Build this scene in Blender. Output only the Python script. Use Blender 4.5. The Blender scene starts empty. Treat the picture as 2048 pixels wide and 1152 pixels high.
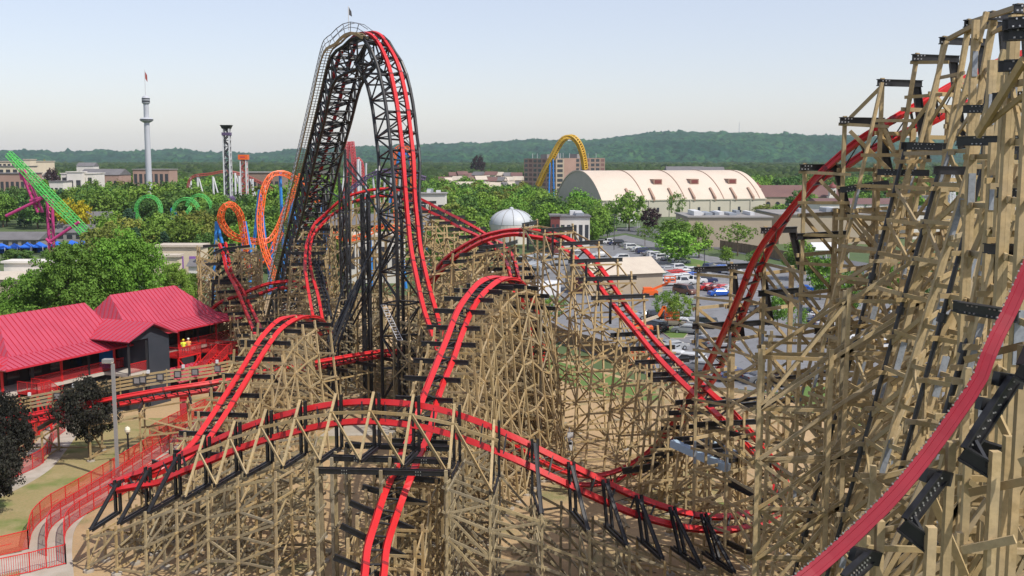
import bpy, math, random
import numpy as np
from mathutils import Vector, Matrix
random.seed(7); rng = np.random.default_rng(11)
SC = bpy.context.scene; COL = SC.collection
R_ = math.radians
# ------------------------------------------------------------------ camera
FPX = 2150.0; CX, CY = 1024.0, 576.0; HC = 26.0; TH = math.atan(258/2150.0)
ct, st = math.cos(TH), math.sin(TH)
def P(px, py, Y):
    x = (px-CX)/FPX; u = (CY-py)/FPX
    d = Vector((x, ct+u*st, -st+u*ct)); return Vector((0,0,HC)) + d*(Y/d.y)
def G(px, py, z=0.0):
    x = (px-CX)/FPX; u = (CY-py)/FPX
    d = Vector((x, ct+u*st, -st+u*ct)); return Vector((0,0,HC)) + d*((z-HC)/d.z)
cd = bpy.data.cameras.new("camera"); cam = bpy.data.objects.new("camera", cd); COL.objects.link(cam)
cam.location = (0,0,HC); cam.rotation_euler = (math.pi/2-TH, 0, 0)
cd.sensor_width = 36; cd.lens = 36*FPX/2048; cd.clip_start = .5; cd.clip_end = 30000
SC.camera = cam
SC.view_settings.view_transform = 'Standard'; SC.view_settings.look = 'None'
SC.view_settings.exposure = 0.86; SC.view_settings.gamma = 1
SC.render.resolution_x, SC.render.resolution_y = 1024, 576
# ------------------------------------------------------------------ light
SUN = Vector((0.62, -0.47, 0.95)).normalized()
sl = bpy.data.lights.new("sun", 'SUN'); so = bpy.data.objects.new("sun", sl); COL.objects.link(so)
sl.energy = 2.5; sl.angle = R_(0.5); sl.color = (1.0, 0.94, 0.85)
so.rotation_euler = (-SUN).to_track_quat('-Z', 'Y').to_euler()
W = bpy.data.worlds.new("World"); SC.world = W; W.use_nodes = True
wn = W.node_tree.nodes; bg = wn['Background']
sky = wn.new('ShaderNodeTexSky'); sky.sky_type = 'NISHITA'; sky.sun_disc = False
sky.sun_elevation = math.asin(SUN.z); sky.sun_rotation = math.atan2(SUN.x, SUN.y)
sky.altitude = 100; sky.air_density = 1.0; sky.dust_density = 1.0; sky.ozone_density = 1.6
tn_ = wn.new('ShaderNodeMix'); tn_.data_type = 'RGBA'; tn_.blend_type = 'MULTIPLY'; tn_.inputs[0].default_value = 1; tn_.inputs[7].default_value = (1.06,.965,.985,1)
hzm = wn.new('ShaderNodeMix'); hzm.data_type = 'RGBA'; hzm.inputs[0].default_value = .4; hzm.inputs[7].default_value = (4.2,4.5,4.7,1)
W.node_tree.links.new(sky.outputs[0], hzm.inputs[6]); W.node_tree.links.new(hzm.outputs[2], tn_.inputs[6]); W.node_tree.links.new(tn_.outputs[2], bg.inputs[0]); bg.inputs[1].default_value = 0.096
SC.cycles.max_bounces = 6; SC.cycles.transparent_max_bounces = 16; SC.cycles.volume_bounces = 2
SC.cycles.use_denoising = True
# ------------------------------------------------------------------ materials
MATS = {}
def mat(name, col, rough=.6, metal=0.0, var=0.0, noise=None, isl=None, spec=.4, bump=None, alpha=None, transl=None, objrand=0):
    """col base; isl: list of colours picked per mesh island; noise: (scale, colour2, amount) object-space stain"""
    m = bpy.data.materials.new(name); m.use_nodes = True
    nt = m.node_tree; n = nt.nodes; L = nt.links; b = n['Principled BSDF']
    b.inputs['Roughness'].default_value = rough; b.inputs['Metallic'].default_value = metal
    b.inputs['Specular IOR Level'].default_value = spec
    def rgb(c): 
        r = n.new('ShaderNodeRGB'); r.outputs[0].default_value = (*c,1); return r.outputs[0]
    out = rgb(col); geo = n.new('ShaderNodeNewGeometry')
    if isl:
        cr = n.new('ShaderNodeValToRGB'); cr.color_ramp.interpolation = 'LINEAR'
        e = cr.color_ramp.elements
        while len(e) < len(isl): e.new(.5)
        for i, c in enumerate(isl): e[i].position = i/max(1,len(isl)-1); e[i].color = (*c,1)
        L.new(geo.outputs['Random Per Island'], cr.inputs[0]); out = cr.outputs[0]
    def mixc(a, bcol, fac):
        mx = n.new('ShaderNodeMix'); mx.data_type = 'RGBA'
        L.new(a, mx.inputs[6]); L.new(bcol, mx.inputs[7])
        if isinstance(fac, float): mx.inputs[0].default_value = fac
        else: L.new(fac, mx.inputs[0])
        return mx.outputs[2]
    for ns in (noise if isinstance(noise, list) else [noise] if noise else []):
        sc, c2, amt = ns[:3]; lo, hi = ns[3:5] if len(ns) > 3 else (.4,.65)
        tn = n.new('ShaderNodeTexNoise'); tn.inputs['Scale'].default_value = sc; tn.inputs['Detail'].default_value = 5
        L.new(geo.outputs['Position'], tn.inputs['Vector'])
        mr = n.new('ShaderNodeMapRange'); mr.inputs[1].default_value = lo; mr.inputs[2].default_value = hi; mr.inputs[4].default_value = amt
        L.new(tn.outputs['Fac'], mr.inputs[0]); out = mixc(out, rgb(c2), mr.outputs[0])
    if objrand:
        oi = n.new('ShaderNodeObjectInfo'); hs = n.new('ShaderNodeHueSaturation')
        mr = n.new('ShaderNodeMapRange'); mr.inputs[3].default_value = 1-objrand; mr.inputs[4].default_value = 1+objrand
        L.new(oi.outputs['Random'], mr.inputs[0]); L.new(mr.outputs[0], hs.inputs['Value']); L.new(out, hs.inputs['Color'])
        mr2 = n.new('ShaderNodeMapRange'); mr2.inputs[3].default_value = .5-objrand*.06; mr2.inputs[4].default_value = .5+objrand*.06
        wn_ = n.new('ShaderNodeTexWhiteNoise'); wn_.noise_dimensions = '1D'; L.new(oi.outputs['Random'], wn_.inputs['W'])
        L.new(wn_.outputs['Value'], mr2.inputs[0]); L.new(mr2.outputs[0], hs.inputs['Hue']); out = hs.outputs[0]
    L.new(out, b.inputs['Base Color'])
    if bump:
        tn = n.new('ShaderNodeTexNoise'); tn.inputs['Scale'].default_value = bump[0]; L.new(geo.outputs['Position'], tn.inputs['Vector'])
        bp = n.new('ShaderNodeBump'); bp.inputs['Strength'].default_value = bump[1]; bp.inputs['Distance'].default_value = bump[2]
        L.new(tn.outputs['Fac'], bp.inputs['Height']); L.new(bp.outputs[0], b.inputs['Normal'])
    if alpha is not None: b.inputs['Alpha'].default_value = alpha
    if transl:
        tr = n.new('ShaderNodeBsdfTranslucent'); L.new(out, tr.inputs[0]); ms = n.new('ShaderNodeMixShader'); ms.inputs[0].default_value = transl
        L.new(b.outputs[0], ms.inputs[1]); L.new(tr.outputs[0], ms.inputs[2]); L.new(ms.outputs[0], n['Material Output'].inputs[0])
    MATS[name] = m; return m
M = MATS
WOODS = [(0.514,0.360,0.164),(0.364,0.246,0.107),(0.446,0.309,0.133),(0.270,0.177,0.076),(0.586,0.434,0.228),(0.399,0.276,0.120),(0.341,0.269,0.176),(0.468,0.343,0.176)]
mat('timber', (.36,.28,.14), .8, isl=WOODS, noise=[(6,(.24,.17,.075),.45),(1.3,(.36,.30,.20),.45),(.35,(.29,.235,.12),.45)], bump=(25,.3,.01))
mat('grey_timber', (.3,.28,.23), .85, isl=[(.37,.295,.165),(.29,.235,.14),(.25,.215,.15),(.43,.335,.17),(.31,.27,.195)], noise=(4,(.17,.145,.095),.5), bump=(25,.25,.01))
mat('rail_red', (.57,.019,.021), .38, noise=(1.2,(.50,.016,.02),.6), spec=.5)
mat('rail_pink', (.29,.005,.02), .5, noise=(2.0,(.23,.004,.015),.6), spec=.5)
mat('rail_joint', (.30,.012,.016), .5, noise=(6,(.08,.01,.012),.8))
mat('black_steel', (.013,.013,.015), .42, noise=(3,(.03,.03,.032),.5), spec=.5)
mat('bolt', (.5,.5,.5), .35, metal=.8)
mat('galvanised', (.33,.36,.40), .5, metal=.3, noise=(8,(.22,.24,.27),.7))
mat('pale_blue_steel', (.36,.47,.56), .5, noise=(3,(.3,.4,.5),.5))
mat('concrete', (.42,.385,.33), .85, noise=[(.8,(.29,.26,.21),.6),(.2,(.31,.26,.19),.6),(12,(.42,.39,.34),.3)])
mat('dirt', (.43,.295,.155), .95, noise=[(.05,(.31,.205,.105),.9),(.35,(.44,.31,.165),.6,.45,.7),(.17,(.11,.145,.045),.8,.56,.66),(3,(.3,.22,.13),.45),(14,(.5,.39,.25),.35,.5,.7)], bump=(6,.5,.06))
mat('lawn', (.30,.235,.11), .95, noise=[(.22,(.12,.175,.035),.9,.53,.66),(.6,(.36,.28,.15),.6,.5,.7),(5,(.17,.19,.06),.4)], bump=(30,.5,.03))
mat('grass', (.10,.17,.035), .95, noise=[(.15,(.2,.2,.07),.7,.5,.7),(3,(.07,.13,.03),.5)])
mat('ground', (.07,.11,.035), .95, noise=[(.01,(.10,.13,.05),.8),(.1,(.05,.085,.03),.6)])
mat('asphalt', (.165,.17,.185), .9, noise=[(.05,(.21,.21,.22),.8),(.4,(.12,.122,.13),.6,.5,.62),(1.1,(.07,.07,.075),.7,.62,.7),(9,(.2,.2,.2),.35)])
mat('asphalt_dark', (.125,.13,.14), .9, noise=[(.1,(.12,.12,.125),.8),(2,(.07,.07,.075),.5)])
mat('paint_white', (.7,.7,.68), .6)
mat('roof_red', (.44,.058,.10), .36, noise=(.5,(.37,.046,.083),.7), spec=.6)
mat('roof_red_seam', (.50,.03,.05), .4)
mat('red_paint', (.58,.02,.022), .45)
mat('mesh_red', (.46,.035,.04), .6, alpha=.33)
mat('mesh_orange', (.55,.075,.035), .6, alpha=.38)
mat('wall_black', (.022,.024,.028), .6, noise=(.7,(.035,.036,.04),.6))
mat('wall_slate', (.035,.042,.055), .55, noise=(.9,(.05,.055,.07),.5))
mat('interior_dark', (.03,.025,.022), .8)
mat('slab', (.50,.46,.40), .8, noise=(1,(.4,.36,.32),.5))
mat('white_wall', (.66,.63,.58), .7, noise=(.4,(.56,.53,.48),.5))
mat('white_steel', (.62,.63,.64), .5, noise=(.5,(.5,.5,.52),.5))
mat('cream_wall', (.62,.54,.40), .7, noise=(.3,(.54,.46,.34),.5))
mat('arena_roof', (.58,.49,.405), .75, noise=[(.06,(.50,.415,.335),.7),(.5,(.60,.51,.42),.4)])
mat('arena_wall', (.50,.47,.38), .75, noise=[(.12,(.42,.40,.33),.7)])
mat('arena_end', (.44,.41,.35), .8, noise=(.2,(.38,.355,.30),.6))
mat('arena_rib', (.32,.21,.155), .7)
mat('maroon', (.17,.045,.04), .6)
mat('maroon_roof', (.16,.085,.075), .7, noise=(.15,(.12,.065,.06),.6))
mat('tan_wall', (.40,.335,.25), .8, noise=(.2,(.34,.28,.21),.6))
mat('pink_brick', (.36,.235,.19), .85, noise=[(.2,(.30,.19,.15),.6),(3,(.40,.27,.22),.4)])
mat('brown_brick', (.26,.185,.145), .85, noise=(.3,(.21,.15,.12),.6))
mat('window_dark', (.035,.04,.05), .2, spec=.6)
mat('roof_grey', (.15,.145,.15), .8, noise=(.3,(.11,.105,.11),.6))
mat('roof_flat', (.26,.25,.24), .85, noise=(.15,(.2,.19,.185),.7))
mat('roof_tan', (.50,.44,.36), .75, noise=(.4,(.42,.36,.3),.5))
mat('dome_white', (.48,.51,.54), .5, noise=(.15,(.36,.40,.44),.6))
mat('canvas_blue', (.02,.14,.62), .6, noise=(.6,(.02,.10,.48),.5))
mat('steel_blue', (.03,.21,.60), .4)
mat('orange_track', (.78,.13,.025), .4, isl=[(.8,.14,.025),(.7,.11,.02),(.84,.17,.04)])
mat('green_track', (.06,.43,.07), .4, isl=[(.05,.38,.06),(.09,.5,.1),(.16,.52,.14)])
mat('pink_steel', (.50,.04,.20), .4, isl=[(.5,.04,.2),(.42,.035,.16),(.56,.07,.24)])
mat('yellow_track', (.60,.38,.035), .4, isl=[(.6,.38,.035),(.5,.3,.03)])
mat('dusty_red', (.36,.075,.06), .5)
mat('pinkred_steel', (.50,.06,.075), .45)
mat('purple_steel', (.09,.06,.13), .5)
mat('grey_tower', (.44,.46,.50), .5, noise=(.2,(.38,.4,.44),.6))
mat('dark_grey', (.045,.047,.052), .6)
mat('orange_paint', (.75,.13,.02), .45)
mat('rubber', (.015,.015,.016), .8)
mat('car_glass', (.02,.024,.03), .12, spec=.8)
mat('bark', (.12,.085,.055), .9, noise=(4,(.07,.05,.035),.6))
mat('plank_fence', (.22,.155,.10), .85, isl=[(.24,.17,.11),(.19,.13,.085),(.27,.2,.13)])
mat('skin', (.45,.26,.18), .6); mat('vest_yellow', (.72,.80,.06), .7); mat('vest_orange', (.8,.32,.10), .7)
mat('trousers', (.04,.05,.08), .8); mat('helmet_yellow', (.8,.55,.02), .4)
mat('lamp_glass', (.75,.70,.55), .4)
mat('purple_print', (.25,.12,.4), .7)
GRE = dict(
 leaf_mid=[(0.149,0.261,0.039),(0.189,0.324,0.049),(0.120,0.217,0.036),(0.241,0.378,0.065)],
 leaf_dark=[(0.079,0.171,0.040),(0.112,0.211,0.047),(0.066,0.140,0.036),(0.145,0.251,0.054)],
 leaf_bright=[(0.170,0.327,0.039),(0.210,0.380,0.052),(0.131,0.275,0.036),(0.249,0.420,0.072)],
 leaf_yellow=[(.21,.24,.045),(.17,.21,.04),(.25,.27,.06)],
 leaf_gold=[(.46,.38,.02),(.40,.34,.02),(.52,.42,.03)],
 leaf_purple=[(.045,.022,.028),(.06,.03,.035),(.035,.018,.024),(.075,.04,.045)],
 leaf_smoke=[(.032,.033,.026),(.045,.042,.034),(.05,.055,.035),(.028,.024,.024)],
 leaf_blue=[(0.052,0.117,0.058),(0.065,0.137,0.072),(0.046,0.098,0.052)],
 leaf_far=[(0.032,0.063,0.014),(0.043,0.084,0.017),(0.026,0.055,0.014),(0.058,0.101,0.023),(0.069,0.104,0.029),(0.035,0.069,0.017)])
for k, v in GRE.items(): mat(k, v[0], .75, isl=v, spec=.2, transl=.22, noise=(.35,tuple(x*.55 for x in v[0]),.55,.42,.6), objrand=0 if k == 'leaf_far' else .22)
for nm, c in dict(white=(.52,.53,.54), silver=(.30,.315,.33), grey=(.13,.135,.145), black=(.015,.016,.018), navy=(.02,.03,.09), blue=(.015,.09,.42), red=(.42,.02,.02), maroon_=(.12,.02,.025), green=(.03,.09,.05), beige=(.42,.37,.28), brown=(.15,.07,.05)).items():
    mat('car_'+nm, c, .25, spec=.6)
# ------------------------------------------------------------------ mesh helpers
class MB:
    def __init__(s): s.v = []; s.f = []; s.m = []; s.cur = 0
    def quad_box(s, c8):
        o = len(s.v); s.v += c8
        for q in ((0,3,2,1),(4,5,6,7),(0,1,5,4),(1,2,6,5),(2,3,7,6),(3,0,4,7)): s.f.append(tuple(o+i for i in q)); s.m.append(s.cur)
    def box(s, c, d, ax=None):
        x, y, z = ax or (Vector((1,0,0)), Vector((0,1,0)), Vector((0,0,1))); c = Vector(c)
        hx, hy, hz = x*(d[0]/2), y*(d[1]/2), z*(d[2]/2)
        s.quad_box([c-hx-hy-hz, c+hx-hy-hz, c+hx+hy-hz, c-hx+hy-hz, c-hx-hy+hz, c+hx-hy+hz, c+hx+hy+hz, c-hx+hy+hz])
    def beam(s, a, b, w, h=None, up=None):
        a = Vector(a); b = Vector(b); h = h or w; t = b-a
        if t.length < 1e-4: return
        t.normalize(); up = Vector(up or (0,0,1))
        if abs(t.dot(up)) > .98: up = Vector((0,1,0)) if abs(t.y) < .9 else Vector((1,0,0))
        sd = t.cross(up).normalized(); u = sd.cross(t).normalized(); p = sd*(w/2); q = u*(h/2)
        s.quad_box([a-p-q, a+p-q, a+p+q, a-p+q, b-p-q, b+p-q, b+p+q, b-p+q])
    def ibeam(s, a, b, w, h, up=None):
        a = Vector(a); b = Vector(b); t = (b-a).normalized(); up = Vector(up or (0,0,1))
        if abs(t.dot(up)) > .98: up = Vector((0,1,0))
        sd = t.cross(up).normalized(); u = sd.cross(t).normalized()
        s.beam(a+u*(h/2), b+u*(h/2), w, h*.14, up); s.beam(a-u*(h/2), b-u*(h/2), w, h*.14, up); s.beam(a, b, w*.3, h*.86, up)
    def tube(s, a, b, r, r2=None, n=8, cap=True):
        a = Vector(a); b = Vector(b); r2 = r if r2 is None else r2; t = (b-a)
        if t.length < 1e-5: return
        t.normalize(); up = Vector((0,0,1)) if abs(t.z) < .95 else Vector((1,0,0))
        x = t.cross(up).normalized(); y = t.cross(x); o = len(s.v)
        for c, rr in ((a,r),(b,r2)):
            for i in range(n):
                q = 2*math.pi*i/n; s.v.append(c + x*(rr*math.cos(q)) + y*(rr*math.sin(q)))
        for i in range(n):
            j = (i+1)%n; s.f.append((o+i,o+j,o+n+j,o+n+i)); s.m.append(s.cur)
        if cap: s.f.append(tuple(o+n-1-i for i in range(n))); s.f.append(tuple(o+n+i for i in range(n))); s.m += [s.cur]*2
    def path(s, pts, r, n=8):
        for a, b in zip(pts, pts[1:]): s.tube(a, b, r, n=n)
    def lathe(s, c, prof, n=20):
        c = Vector(c); o = len(s.v)
        for r, z in prof:
            for i in range(n):
                q = 2*math.pi*i/n; s.v.append(c+Vector((r*math.cos(q), r*math.sin(q), z)))
        for k in range(len(prof)-1):
            for i in range(n):
                j = (i+1)%n; s.f.append((o+k*n+i,o+k*n+j,o+k*n+n+j,o+k*n+n+i)); s.m.append(s.cur)
    def poly(s, pts):
        o = len(s.v); s.v += [Vector(p) for p in pts]; s.f.append(tuple(range(o,o+len(pts)))); s.m.append(s.cur)
    def slab(s, pts, th):
        """closed polygon extruded down by th"""
        k = len(pts); o = len(s.v); s.v += [Vector(p) for p in pts]+[Vector(p)-Vector((0,0,th)) for p in pts]
        s.f.append(tuple(range(o,o+k))); s.f.append(tuple(range(o+2*k-1,o+k-1,-1))); s.m += [s.cur]*2
        for i in range(k):
            j = (i+1)%k; s.f.append((o+i,o+k+i,o+k+j,o+j)); s.m.append(s.cur)
    def prism(s, pts, ext):
        k = len(pts); o = len(s.v); ext = Vector(ext); s.v += [Vector(p) for p in pts]+[Vector(p)+ext for p in pts]
        s.f.append(tuple(range(o+k-1,o-1,-1))); s.f.append(tuple(range(o+k,o+2*k))); s.m += [s.cur]*2
        for i in range(k):
            j = (i+1)%k; s.f.append((o+i,o+j,o+k+j,o+k+i)); s.m.append(s.cur)
    def sweep(s, secs, closed=True, cap=True):
        """secs: list of rings (list of Vectors)"""
        o = len(s.v); k = len(secs[0])
        for r in secs: s.v += r
        for a in range(len(secs)-1):
            for i in range(k if closed else k-1):
                j = (i+1)%k; s.f.append((o+a*k+i,o+a*k+j,o+a*k+k+j,o+a*k+k+i)); s.m.append(s.cur)
        if cap:
            s.f.append(tuple(o+k-1-i for i in range(k))); e = o+(len(secs)-1)*k; s.f.append(tuple(e+i for i in range(k))); s.m += [s.cur]*2
    def build(s, name, mats, parent=None, smooth=False, **kw):
        me = bpy.data.meshes.new(name); me.from_pydata(s.v, [], s.f)
        for m in (mats if isinstance(mats, (list,tuple)) else [mats]): me.materials.append(M[m])
        if any(s.m): me.polygons.foreach_set('material_index', s.m)
        if smooth: me.polygons.foreach_set('use_smooth', [True]*len(s.f))
        me.update()
        return link(name, me, parent, **kw)
def link(name, me, parent=None, **kw):
    o = bpy.data.objects.new(name, me); COL.objects.link(o)
    if parent: o.parent = parent; o.matrix_parent_inverse = parent_inv(parent)
    return tag(o, **kw)
def parent_inv(p):
    m = Matrix.Identity(4); q = p
    chain = []
    while q: chain.append(q); q = q.parent
    for q in reversed(chain):
        m = m @ q.matrix_parent_inverse @ q.matrix_basis
    return m.inverted()
def tag(o, label=None, cat=None, group=None, kind=None):
    if label: o['label'] = label
    if cat: o['category'] = cat
    if group: o['group'] = group
    if kind: o['kind'] = kind
    return o
def empty(name, loc=(0,0,0), rz=0, **kw):
    o = bpy.data.objects.new(name, None); COL.objects.link(o); o.location = loc; o.rotation_euler = (0,0,rz); o.empty_display_size = .5
    return tag(o, **kw)
def np_mesh(name, v, f, mats, mi=None, smooth=False):
    me = bpy.data.meshes.new(name); nv, nf, k = len(v), len(f), f.shape[1]
    me.vertices.add(nv); me.vertices.foreach_set('co', np.ascontiguousarray(v, dtype=np.float32).ravel())
    me.loops.add(nf*k); me.loops.foreach_set('vertex_index', np.ascontiguousarray(f, dtype=np.int32).ravel())
    me.polygons.add(nf); me.polygons.foreach_set('loop_start', np.arange(0, nf*k, k, dtype=np.int32))
    me.update(calc_edges=True)
    for m in (mats if isinstance(mats, (list,tuple)) else [mats]): me.materials.append(M[m])
    if mi is not None: me.polygons.foreach_set('material_index', mi)
    if smooth: me.polygons.foreach_set('use_smooth', np.ones(nf, dtype=bool))
    me.validate(); return me
KIDS = {}
def copy_tree(o, parent=None):
    c = o.copy(); COL.objects.link(c)
    if parent: c.parent = parent
    for ch in KIDS.get(o.name, []): copy_tree(ch, c)
    return c
def reg(o):
    KIDS[o.name] = list(o.children)
    for c in KIDS[o.name]: reg(c)
def spline(pts, n=10):
    """Catmull-Rom through a list of equal-length tuples / Vectors"""
    A = np.array([list(p) for p in pts], float); out = []
    A = np.vstack([2*A[0]-A[1], A, 2*A[-1]-A[-2]])
    for i in range(1, len(A)-2):
        p0,p1,p2,p3 = A[i-1:i+3]
        for k in range(n):
            t = k/n; out.append(.5*((2*p1)+(-p0+p2)*t+(2*p0-5*p1+4*p2-p3)*t*t+(-p0+3*p1-3*p2+p3)*t**3))
    out.append(A[-2]); return np.array(out)
def resample(A, step):
    d = np.r_[0, np.cumsum(np.linalg.norm(np.diff(A[:,:3],axis=0),axis=1))]
    n = max(2, int(round(d[-1]/step))+1); s = np.linspace(0, d[-1], n)
    return np.stack([np.interp(s, d, A[:,i]) for i in range(A.shape[1])],1), d[-1]
# ================================================================== THE COASTER
GAUGE = 1.3
coaster = empty('roller_coaster', (-8, 95, 0), label='huge red track roller coaster on tan timber trestles with a tall black steel lift hill', cat='roller coaster')
BENTS = []      # (score, builder) -> at most 100 become parts of their own
class Track:
    keep = False
    def __init__(s, pts, gauge=GAUGE, n=8, keep=False):
        s.keep = keep
        L = []; R = []
        for lx, ly, rx, ry, Y, sg in pts:
            inpl = math.hypot(rx-lx, ry-ly)*Y/FPX
            g = gauge; dd = math.sqrt(max(0.0, g*g-inpl*inpl))
            L.append(P(lx, ly, Y-sg*dd/2)); R.append(P(rx, ry, Y+sg*dd/2))
        s.setup(L, R, n)
    def setup(s, L, R, n=8):
        A = np.hstack([spline(L, n), spline(R, n)]); c = (A[:,:3]+A[:,3:])/2
        B, s.len = resample(np.hstack([c, A]), .5)
        s.c = [Vector(x[:3]) for x in B]; s.L = [Vector(x[3:6]) for x in B]; s.R = [Vector(x[6:9]) for x in B]
        s.fr = []
        for i in range(len(s.c)):
            a = s.c[max(0,i-1)]; b = s.c[min(len(s.c)-1,i+1)]; t = (b-a).normalized()
            l = (s.R[i]-s.L[i]); l = (l-t*l.dot(t)).normalized(); nn = l.cross(t).normalized(); s.fr.append((t, l, nn))
        if sum(q[2].z for q in s.fr) < 0 and not s.keep: s.fr = [(t,l,-n) for t,l,n in s.fr]; s.L, s.R = s.L, s.R
    def flip_check(s, up=True):
        pass
    def build(s, name='track', rw=.46, rh=.42, red='rail_red', tie=1.3, sgn=1, label=None, tie_ext=0.0, joints=True, plain=False):
        tb = MB()
        acc = 0
        k = max(1, int(round(tie/.5)))
        for i in range(0, len(s.c), k):
            t, l, nn = s.fr[i]; nn = nn*sgn
            tb.beam(s.L[i]-nn*(rh*.8)-l*tie_ext, s.R[i]-nn*(rh*.8)+l*tie_ext, .10, .12, nn)
            if i+k < len(s.c): 
                tb.beam(s.L[i]-nn*(rh*.85), s.R[i+k]-nn*(rh*.85), .05, .05, nn)
        tr = tb.build(name, 'black_steel', coaster)
        if label: tr['label'] = label
        for side in (s.L, s.R):
            jt = MB()
            for i in range(4, len(side)-1 if joints else 0, 8):
                t, l, nn = s.fr[i]; nn = nn*sgn; q = side[i]-nn*(rh*.5); jt.beam(q-t*.10, q+t*.10, rw+.012, rh+.012, nn)
            if jt.v: jt.build('rail_joint', 'rail_joint', tr)
            rb = MB(); secs = []
            hw, iw = rw/2, rw*(.44 if plain else .30)
            prof = [(-hw,0),(hw,0),(hw,-.26*rh),(iw,-.29*rh),(iw,-rh*.74),(hw*.92,-rh*.76),(hw*.92,-rh),(-hw*.92,-rh),(-hw*.92,-rh*.76),(-iw,-rh*.74),(-iw,-.29*rh),(-hw,-.26*rh)]
            for i, p in enumerate(side):
                t, l, nn = s.fr[i]; nn = nn*sgn
                secs.append([p + l*(x*sgn) + nn*y for x, y in prof])
            rb.sweep(secs)
            rb.build('rail', red, tr)
        return tr
def levels(z0, z1, dz):
    n = max(1, int(round((z1-z0)/dz))); return [z0+(z1-z0)*i/n for i in range(n+1)]
def bent(c, h, ztop, offs, mats='timber', dz=2.0, post=.15, batter=0.0, over=.7, ledger=None, xbr=True, pad=True, zground=0.0, brw=.075, brh=.15, jit=.1, tops=None):
    """one transverse timber frame. c: centre, h: heading (xy), offs: lateral post offsets. returns node grid for the bracing"""
    hv = Vector((h.x, h.y, 0)).normalized(); lat = Vector((hv.y, -hv.x, 0))
    mb = MB(); c0 = Vector((c.x, c.y, 0)); nodes = []
    off = []
    for k, o in enumerate(offs):
        zt = (tops[k] if tops else ztop) + random.uniform(.1, over)
        b = batter if o == max(offs) else -batter if o == min(offs) else 0
        top = c0+lat*o+Vector((0,0,zt)); bot = c0+lat*(o+b*zt)+Vector((0,0,zground-.05))
        mb.cur = 0; mb.beam(bot, top, post, post, hv)
        if pad and zt > .6: mb.cur = 1; mb.tube(bot-Vector((0,0,.25)), bot+Vector((0,0,.22)), .33, n=10)
        off.append((top, bot, zt))
    mb.cur = 0
    lv = levels(zground+.4, ztop-.25, dz) if ztop-zground > 1.6 else [ztop-.25]
    for z in lv:
        row = []
        for top, bot, zt in off:
            f = (z-bot.z)/(top.z-bot.z); row.append(bot.lerp(top, min(1, f)))
        nodes.append(row)
        dl = (row[-1]-row[0]).normalized() if (row[-1]-row[0]).length > .01 else lat
        mb.beam(row[0]-dl*.35+hv*(post*.75)+Vector((0,0,random.uniform(-jit,jit))), row[-1]+dl*.35+hv*(post*.75)+Vector((0,0,random.uniform(-jit,jit))), brw, brh)
    if xbr:
        for a in range(len(nodes)-1):
            if random.random() < .86:
                u, v = nodes[a], nodes[a+1]; q = -hv*(post*.75)
                fl = (a % 2 == 0)
                if len(offs) > 2 and random.random() < .5:
                    m = len(offs)//2
                    mb.beam(u[0]+q, v[m]+q, brw, brh*.9); mb.beam(u[-1]+q, v[m]+q, brw, brh*.9)
                else:
                    mb.beam((u[0] if fl else u[-1])+q, (v[-1] if fl else v[0])+q, brw, brh*.9)
    size = ztop*(max(offs)-min(offs)+1)/max(8, c.y)**2
    led = []
    if ledger: led = ledger if isinstance(ledger, list) else [ledger]
    BENTS.append((size, mb, mats, led))
    return nodes
def brace_between(mb, n0, n1, p=.8, diag=.5, w=.07, h=.14):
    if not n0 or not n1: return
    t0, t1 = n0[::-1], n1[::-1]      # match from the top
    cols = min(len(n0[0]), len(n1[0]))
    for a in range(min(len(t0), len(t1))):
        for k in range(cols):
            if k in (0, cols-1) or random.random() < .35:
                if random.random() < p:
                    d = (t1[a][k]-t0[a][k]); 
                    if d.length > 9: continue
                    e = d.normalized()*.3; mb.beam(t0[a][k]-e, t1[a][k]+e, w, h)
                if a+1 < min(len(t0), len(t1)) and random.random() < diag:
                    if random.random() < .5: mb.beam(t0[a][k], t1[a+1][k], w, h*.9)
                    else: mb.beam(t0[a+1][k], t1[a][k], w, h*.9)
def trestle(tr, spacing=2.9, half=1.9, mid=True, mats='timber', sgn=1, start=0, end=None, dz=2.0, batter=.0, ledlen=2.2, drop=.75, skip=None, p=.75, diag=.5, xoff=0, tall_batter=True, zmax=None, post=.15, over=.9, flat=True, tilt=None):
    """bents under a track with black ledger beams, plus longitudinal bracing"""
    N = len(tr.c); i = start; end = N if end is None else end; prev = None; bm = MB(); step = max(1, int(spacing/.5))
    while i < end:
        t, l, nn = tr.fr[i]; c = tr.c[i]
        hv = Vector((t.x, t.y, 0))
        if hv.length < .15: hv = Vector((.3,-1,0))
        hv.normalize(); lat = Vector((hv.y, -hv.x, 0))
        zt = min(tr.L[i].z, tr.R[i].z)-drop
        if zmax: zt = min(zt, zmax)
        if zt > .5 and not (skip and skip(c)):
            c = c+lat*xoff
            offs = [-half, half] if not mid or zt < 3 else [-half, -half*.1, half]
            ba = batter if batter else (.10 if tall_batter and zt > 9 else 0)
            ll = l if (abs(l.z) < .8 and not flat) else lat; ll = -ll if ll.dot(lat) < 0 else ll
            if tilt: ll = lat*math.cos(tilt(c))-Vector((0,0,1))*math.sin(tilt(c))
            up_ = nn if nn.z > .3 else Vector((0,0,1)); led = (tr.c[i]-up_*drop-ll*ledlen, tr.c[i]-up_*drop+ll*ledlen)
            if abs(l.z) > .8 and not flat: led = (Vector((c.x,c.y,zt))-lat*ledlen, Vector((c.x,c.y,zt))+lat*ledlen)
            nd = bent(c, hv, zt, offs, mats, dz, batter=ba, ledger=[led], post=post, over=over)
            if prev: brace_between(bm, prev, nd, p, diag)
            prev = nd
        else: prev = None
        i += step
    if bm.v: bm.build('timber_bracing', mats, coaster)
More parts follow.
